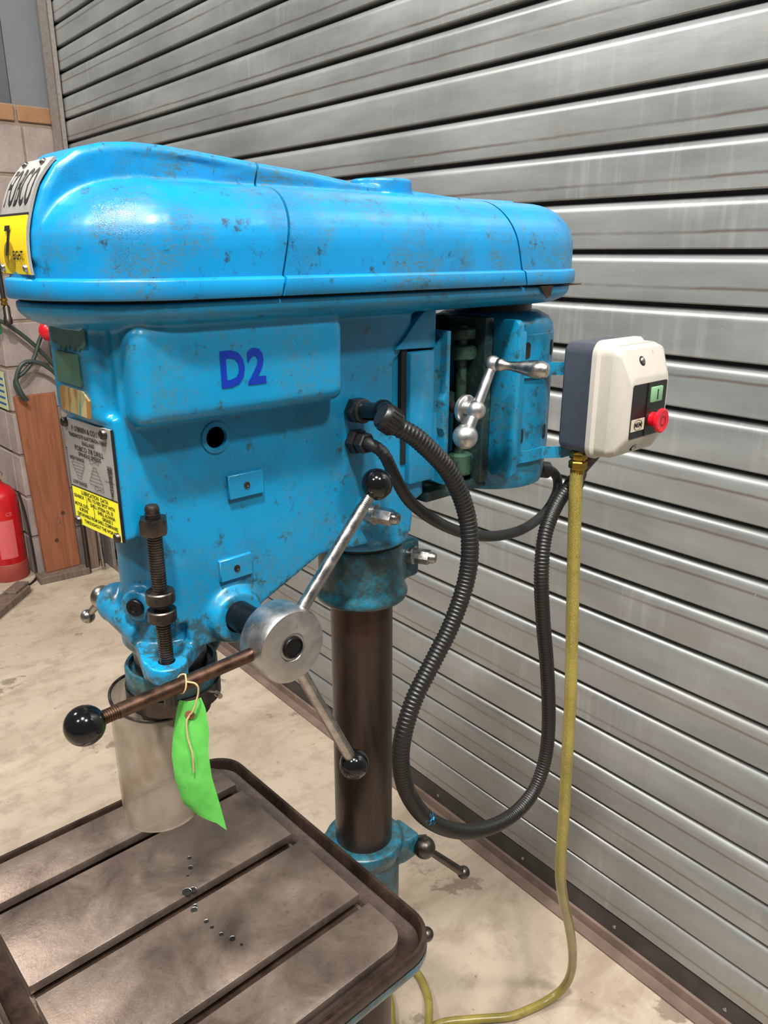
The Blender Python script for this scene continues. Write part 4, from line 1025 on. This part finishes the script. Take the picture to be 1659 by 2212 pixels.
bm = bmesh.new(); quad2d(bm, -.055, .125, .020, .315, onext, .0004, 10, 1); obj('instruction_label', bm, 'label_pink', FE, 60)
bm = bmesh.new(); quad2d(bm, -.058, .122, .0225, .3175, onext, .0002, 10, 1); flat_text(bm, 'CE', .026, .006, .345, onext, 1.0, .0005, .0006)
for k in range(9): quad2d(bm, -.05, .16+.016*k, .014, .1615+.016*k, onext, .0006, 6, 1)
obj('print', bm, 'label_pink', FE, 60)

WB = tag(empty('timber_board', (.70, 3.115, .035)), 'wide reddish-brown board leaning upright against the block pier', 'board')
bm = bmesh.new(); sl = .055
v8 = [(-.095, 0, 0), (.075, 0, 0), (.085, .03, 0), (-.095, .03, 0)]
b_ = [bm.verts.new(V(p)) for p in v8]; t_ = [bm.verts.new(V((p[0]-.015 if p[0] < 0 else p[0]-.0, p[1]+.045, .875))) for p in v8]
bm.faces.new(b_); bm.faces.new(t_)
for i in range(4): bm.faces.new((b_[i], b_[(i+1) % 4], t_[(i+1) % 4], t_[i]))
bmesh.ops.bevel(bm, geom=bm.edges[:], offset=.002, segments=1, affect='EDGES'); obj('plank', bm, 'wood', WB, 0)
kn = plain('dark_knot', sr(74, 44, 34), .6)
for x, z_ in ((.025, .285), (-.025, .155)):
    bm = bmesh.new(); lat(bm, (x, -.0005+.045*z_/.875, z_), (0, -1, .05), [(.010, 0), (.010, .0012)], 16); obj('knot', bm, kn, WB)
bm = bmesh.new(); lat(bm, (.0, .012, .245), (0, -1, .05), [(.006, 0), (.006, .003), (0, .005)], 12); obj('nail_head', bm, 'steel', WB)
FB = tag(empty('timber_block', (.67, 3.09, 0)), 'low timber block on the floor under the reddish-brown board', 'timber')
bm = bmesh.new(); add_box(bm, (-.115, -.035, 0), (.125, .055, .034), .002, 1, Matrix.Rotation(math.radians(-6), 4, 'Z')); obj('offcut', bm, 'wood_grey', FB, 0)
PO = tag(empty('timber_post', (.845, 3.12, 0)), 'grey-brown timber post standing in the corner right of the board', 'timber')
bm = bmesh.new(); add_box(bm, (-.035, -.02, 0), (.02, .03, .80), .003, 1); obj('post_body', bm, 'wood_old', PO, 0)
for x, y, lean, r, mt, lb, gl in ((.868, 3.055, -.02, .0095, 'steel', 'thin bright steel rod standing upright in front of the timber post', .72), (.792, 3.06, .0, .012, 'dark_steel', 'dark steel bar leaning between the board and the timber post', .70)):
    o = tag(empty('steel_rod', (x, y, 0)), lb, 'rod'); bm = bmesh.new(); cyl(bm, (0, 0, 0), (lean, .015, gl), r, n=14, bev=.001); obj('rod_body', bm, mt, o)
SK = tag(empty('sheet_offcut', (.915, 3.13, 0)), 'narrow grey metal channel leaning in the corner beside the shutter guide', 'offcut')
bm = bmesh.new(); add_box(bm, (-.02, 0, 0), (.012, .012, .62)); add_box(bm, (.012, -.01, 0), (.016, .012, .62)); obj('channel', bm, 'sheet_dark', SK, 0)
BE = tag(empty('floor_batten', (.36, 2.95, 0), math.radians(45)), 'dark timber batten lying on the floor in front of the fire extinguisher', 'timber')
bm = bmesh.new(); add_box(bm, (-.30, -.045, 0), (.14, .045, .035), .002, 1); add_box(bm, (.03, -.03, .035), (.16, .03, .048), .002, 1); obj('batten_body', bm, 'wood_grey', BE, 0)
FC = tag(empty('floor_flex', (.45, 3.05, 0)), 'thin black flex lying on the floor round the foot of the extinguisher', 'cable')
bm = bmesh.new(); sweep(bm, catmull([(-.25, -.05, .006), (-.12, .0, .006), (.02, .03, .006), (.10, .09, .006), (.125, .13, .05), (.12, .14, .30), (.10, .135, .45)], 8), .006, 10); obj('flex_sheath', bm, 'rubber', FC)

HG = tag(empty('garden_hose', (.62, 3.11, 1.0)), 'dark green hose crossing over itself on the pier above the board', 'hose')
def gl(pts, r=.0095):
    bm = bmesh.new(); sweep(bm, catmull([(x-.62, y-3.11, z-1.0) for x, y, z in pts], 8), r, 12); return bm
bm = gl([(.50, 3.14, 1.29), (.575, 3.13, 1.255), (.645, 3.13, 1.20), (.72, 3.13, 1.12), (.79, 3.13, 1.02), (.83, 3.13, .93), (.80, 3.12, .90)]); obj('hose_strand', bm, 'hose_green', HG)
bm = gl([(.755, 3.12, 1.215), (.725, 3.115, 1.17), (.68, 3.11, 1.08), (.635, 3.11, 1.03), (.595, 3.115, 1.00), (.59, 3.12, .96), (.61, 3.12, .91), (.625, 3.12, .905)]); obj('hose_strand', bm, 'hose_green', HG)
bm = gl([(.625, 3.10, .90), (.60, 3.09, .94), (.59, 3.10, 1.0), (.62, 3.10, 1.06), (.66, 3.10, 1.075), (.71, 3.10, 1.06), (.76, 3.105, 1.02), (.80, 3.11, .97)]); obj('hose_strand', bm, 'hose_green', HG)
RB = tag(empty('red_ball', (.742, 3.03, 1.212)), 'red plastic ball hanging behind the drill head against the pier', 'ball')
bm = bmesh.new(); ball(bm, (0, 0, 0), .046, 16); obj('ball_shell', bm, 'red', RB)
bm = bmesh.new(); cyl(bm, (0, 0, .04), (-.01, .05, .11), .004, n=8); obj('hanging_cord', bm, 'white', RB)
AL = tag(empty('airline', (.578, 3.07, 1.33)), 'grey downpipe with a black airline and brass coupling at the left edge', 'pipe')
bm = bmesh.new(); cyl(bm, (-.02, .03, .30), (-.02, .03, .70), .022, n=18); obj('pipe_body', bm, 'pipe', AL)
bm = bmesh.new(); sweep(bm, catmull([(-.02, .0, .40), (-.005, .0, .2), (.0, .0, .03)], 8), .010, 10); obj('black_tube', bm, 'rubber', AL)
bm = bmesh.new(); lathe(bm, [(.010, .03), (.014, .028), (.014, .018), (.011, .016), (.011, .010), (.014, .008), (.014, .0), (.010, -.002)], 16); obj('coupling', bm, 'brass', AL)
bm = bmesh.new(); lathe(bm, [(.010, 0), (.015, -.01), (.015, -.05), (.018, -.055), (.018, -.08), (.01, -.085)], 16, Matrix.Translation((.006, 0, 0))); obj('nozzle', bm, 'dark_steel', AL)
GB = tag(empty('green_bracket', (.545, 3.14, 1.245)), 'small green plastic hanger at the left edge below the brass coupling', 'bracket')
bm = bmesh.new(); add_box(bm, (-.04, 0, -.045), (.028, .02, .045), .006, 2); obj('hanger_body', bm, 'green', GB)
NT_ = tag(empty('notice', (.578, 3.45, .93)), 'pale green printed notice on the side of the pier at the left edge', 'notice')
bm = bmesh.new(); add_box(bm, (-.002, -.22, -.09), (.0, .05, .09)); obj('paper', bm, 'poster', NT_, 0)
bm = bmesh.new()
for k in range(5): add_box(bm, (-.003, -.20, .05-.03*k), (-.002, .03, .06-.03*k))
obj('printed_lines', bm, plain('blue_print', sr(40, 90, 150), .6), NT_, 0)
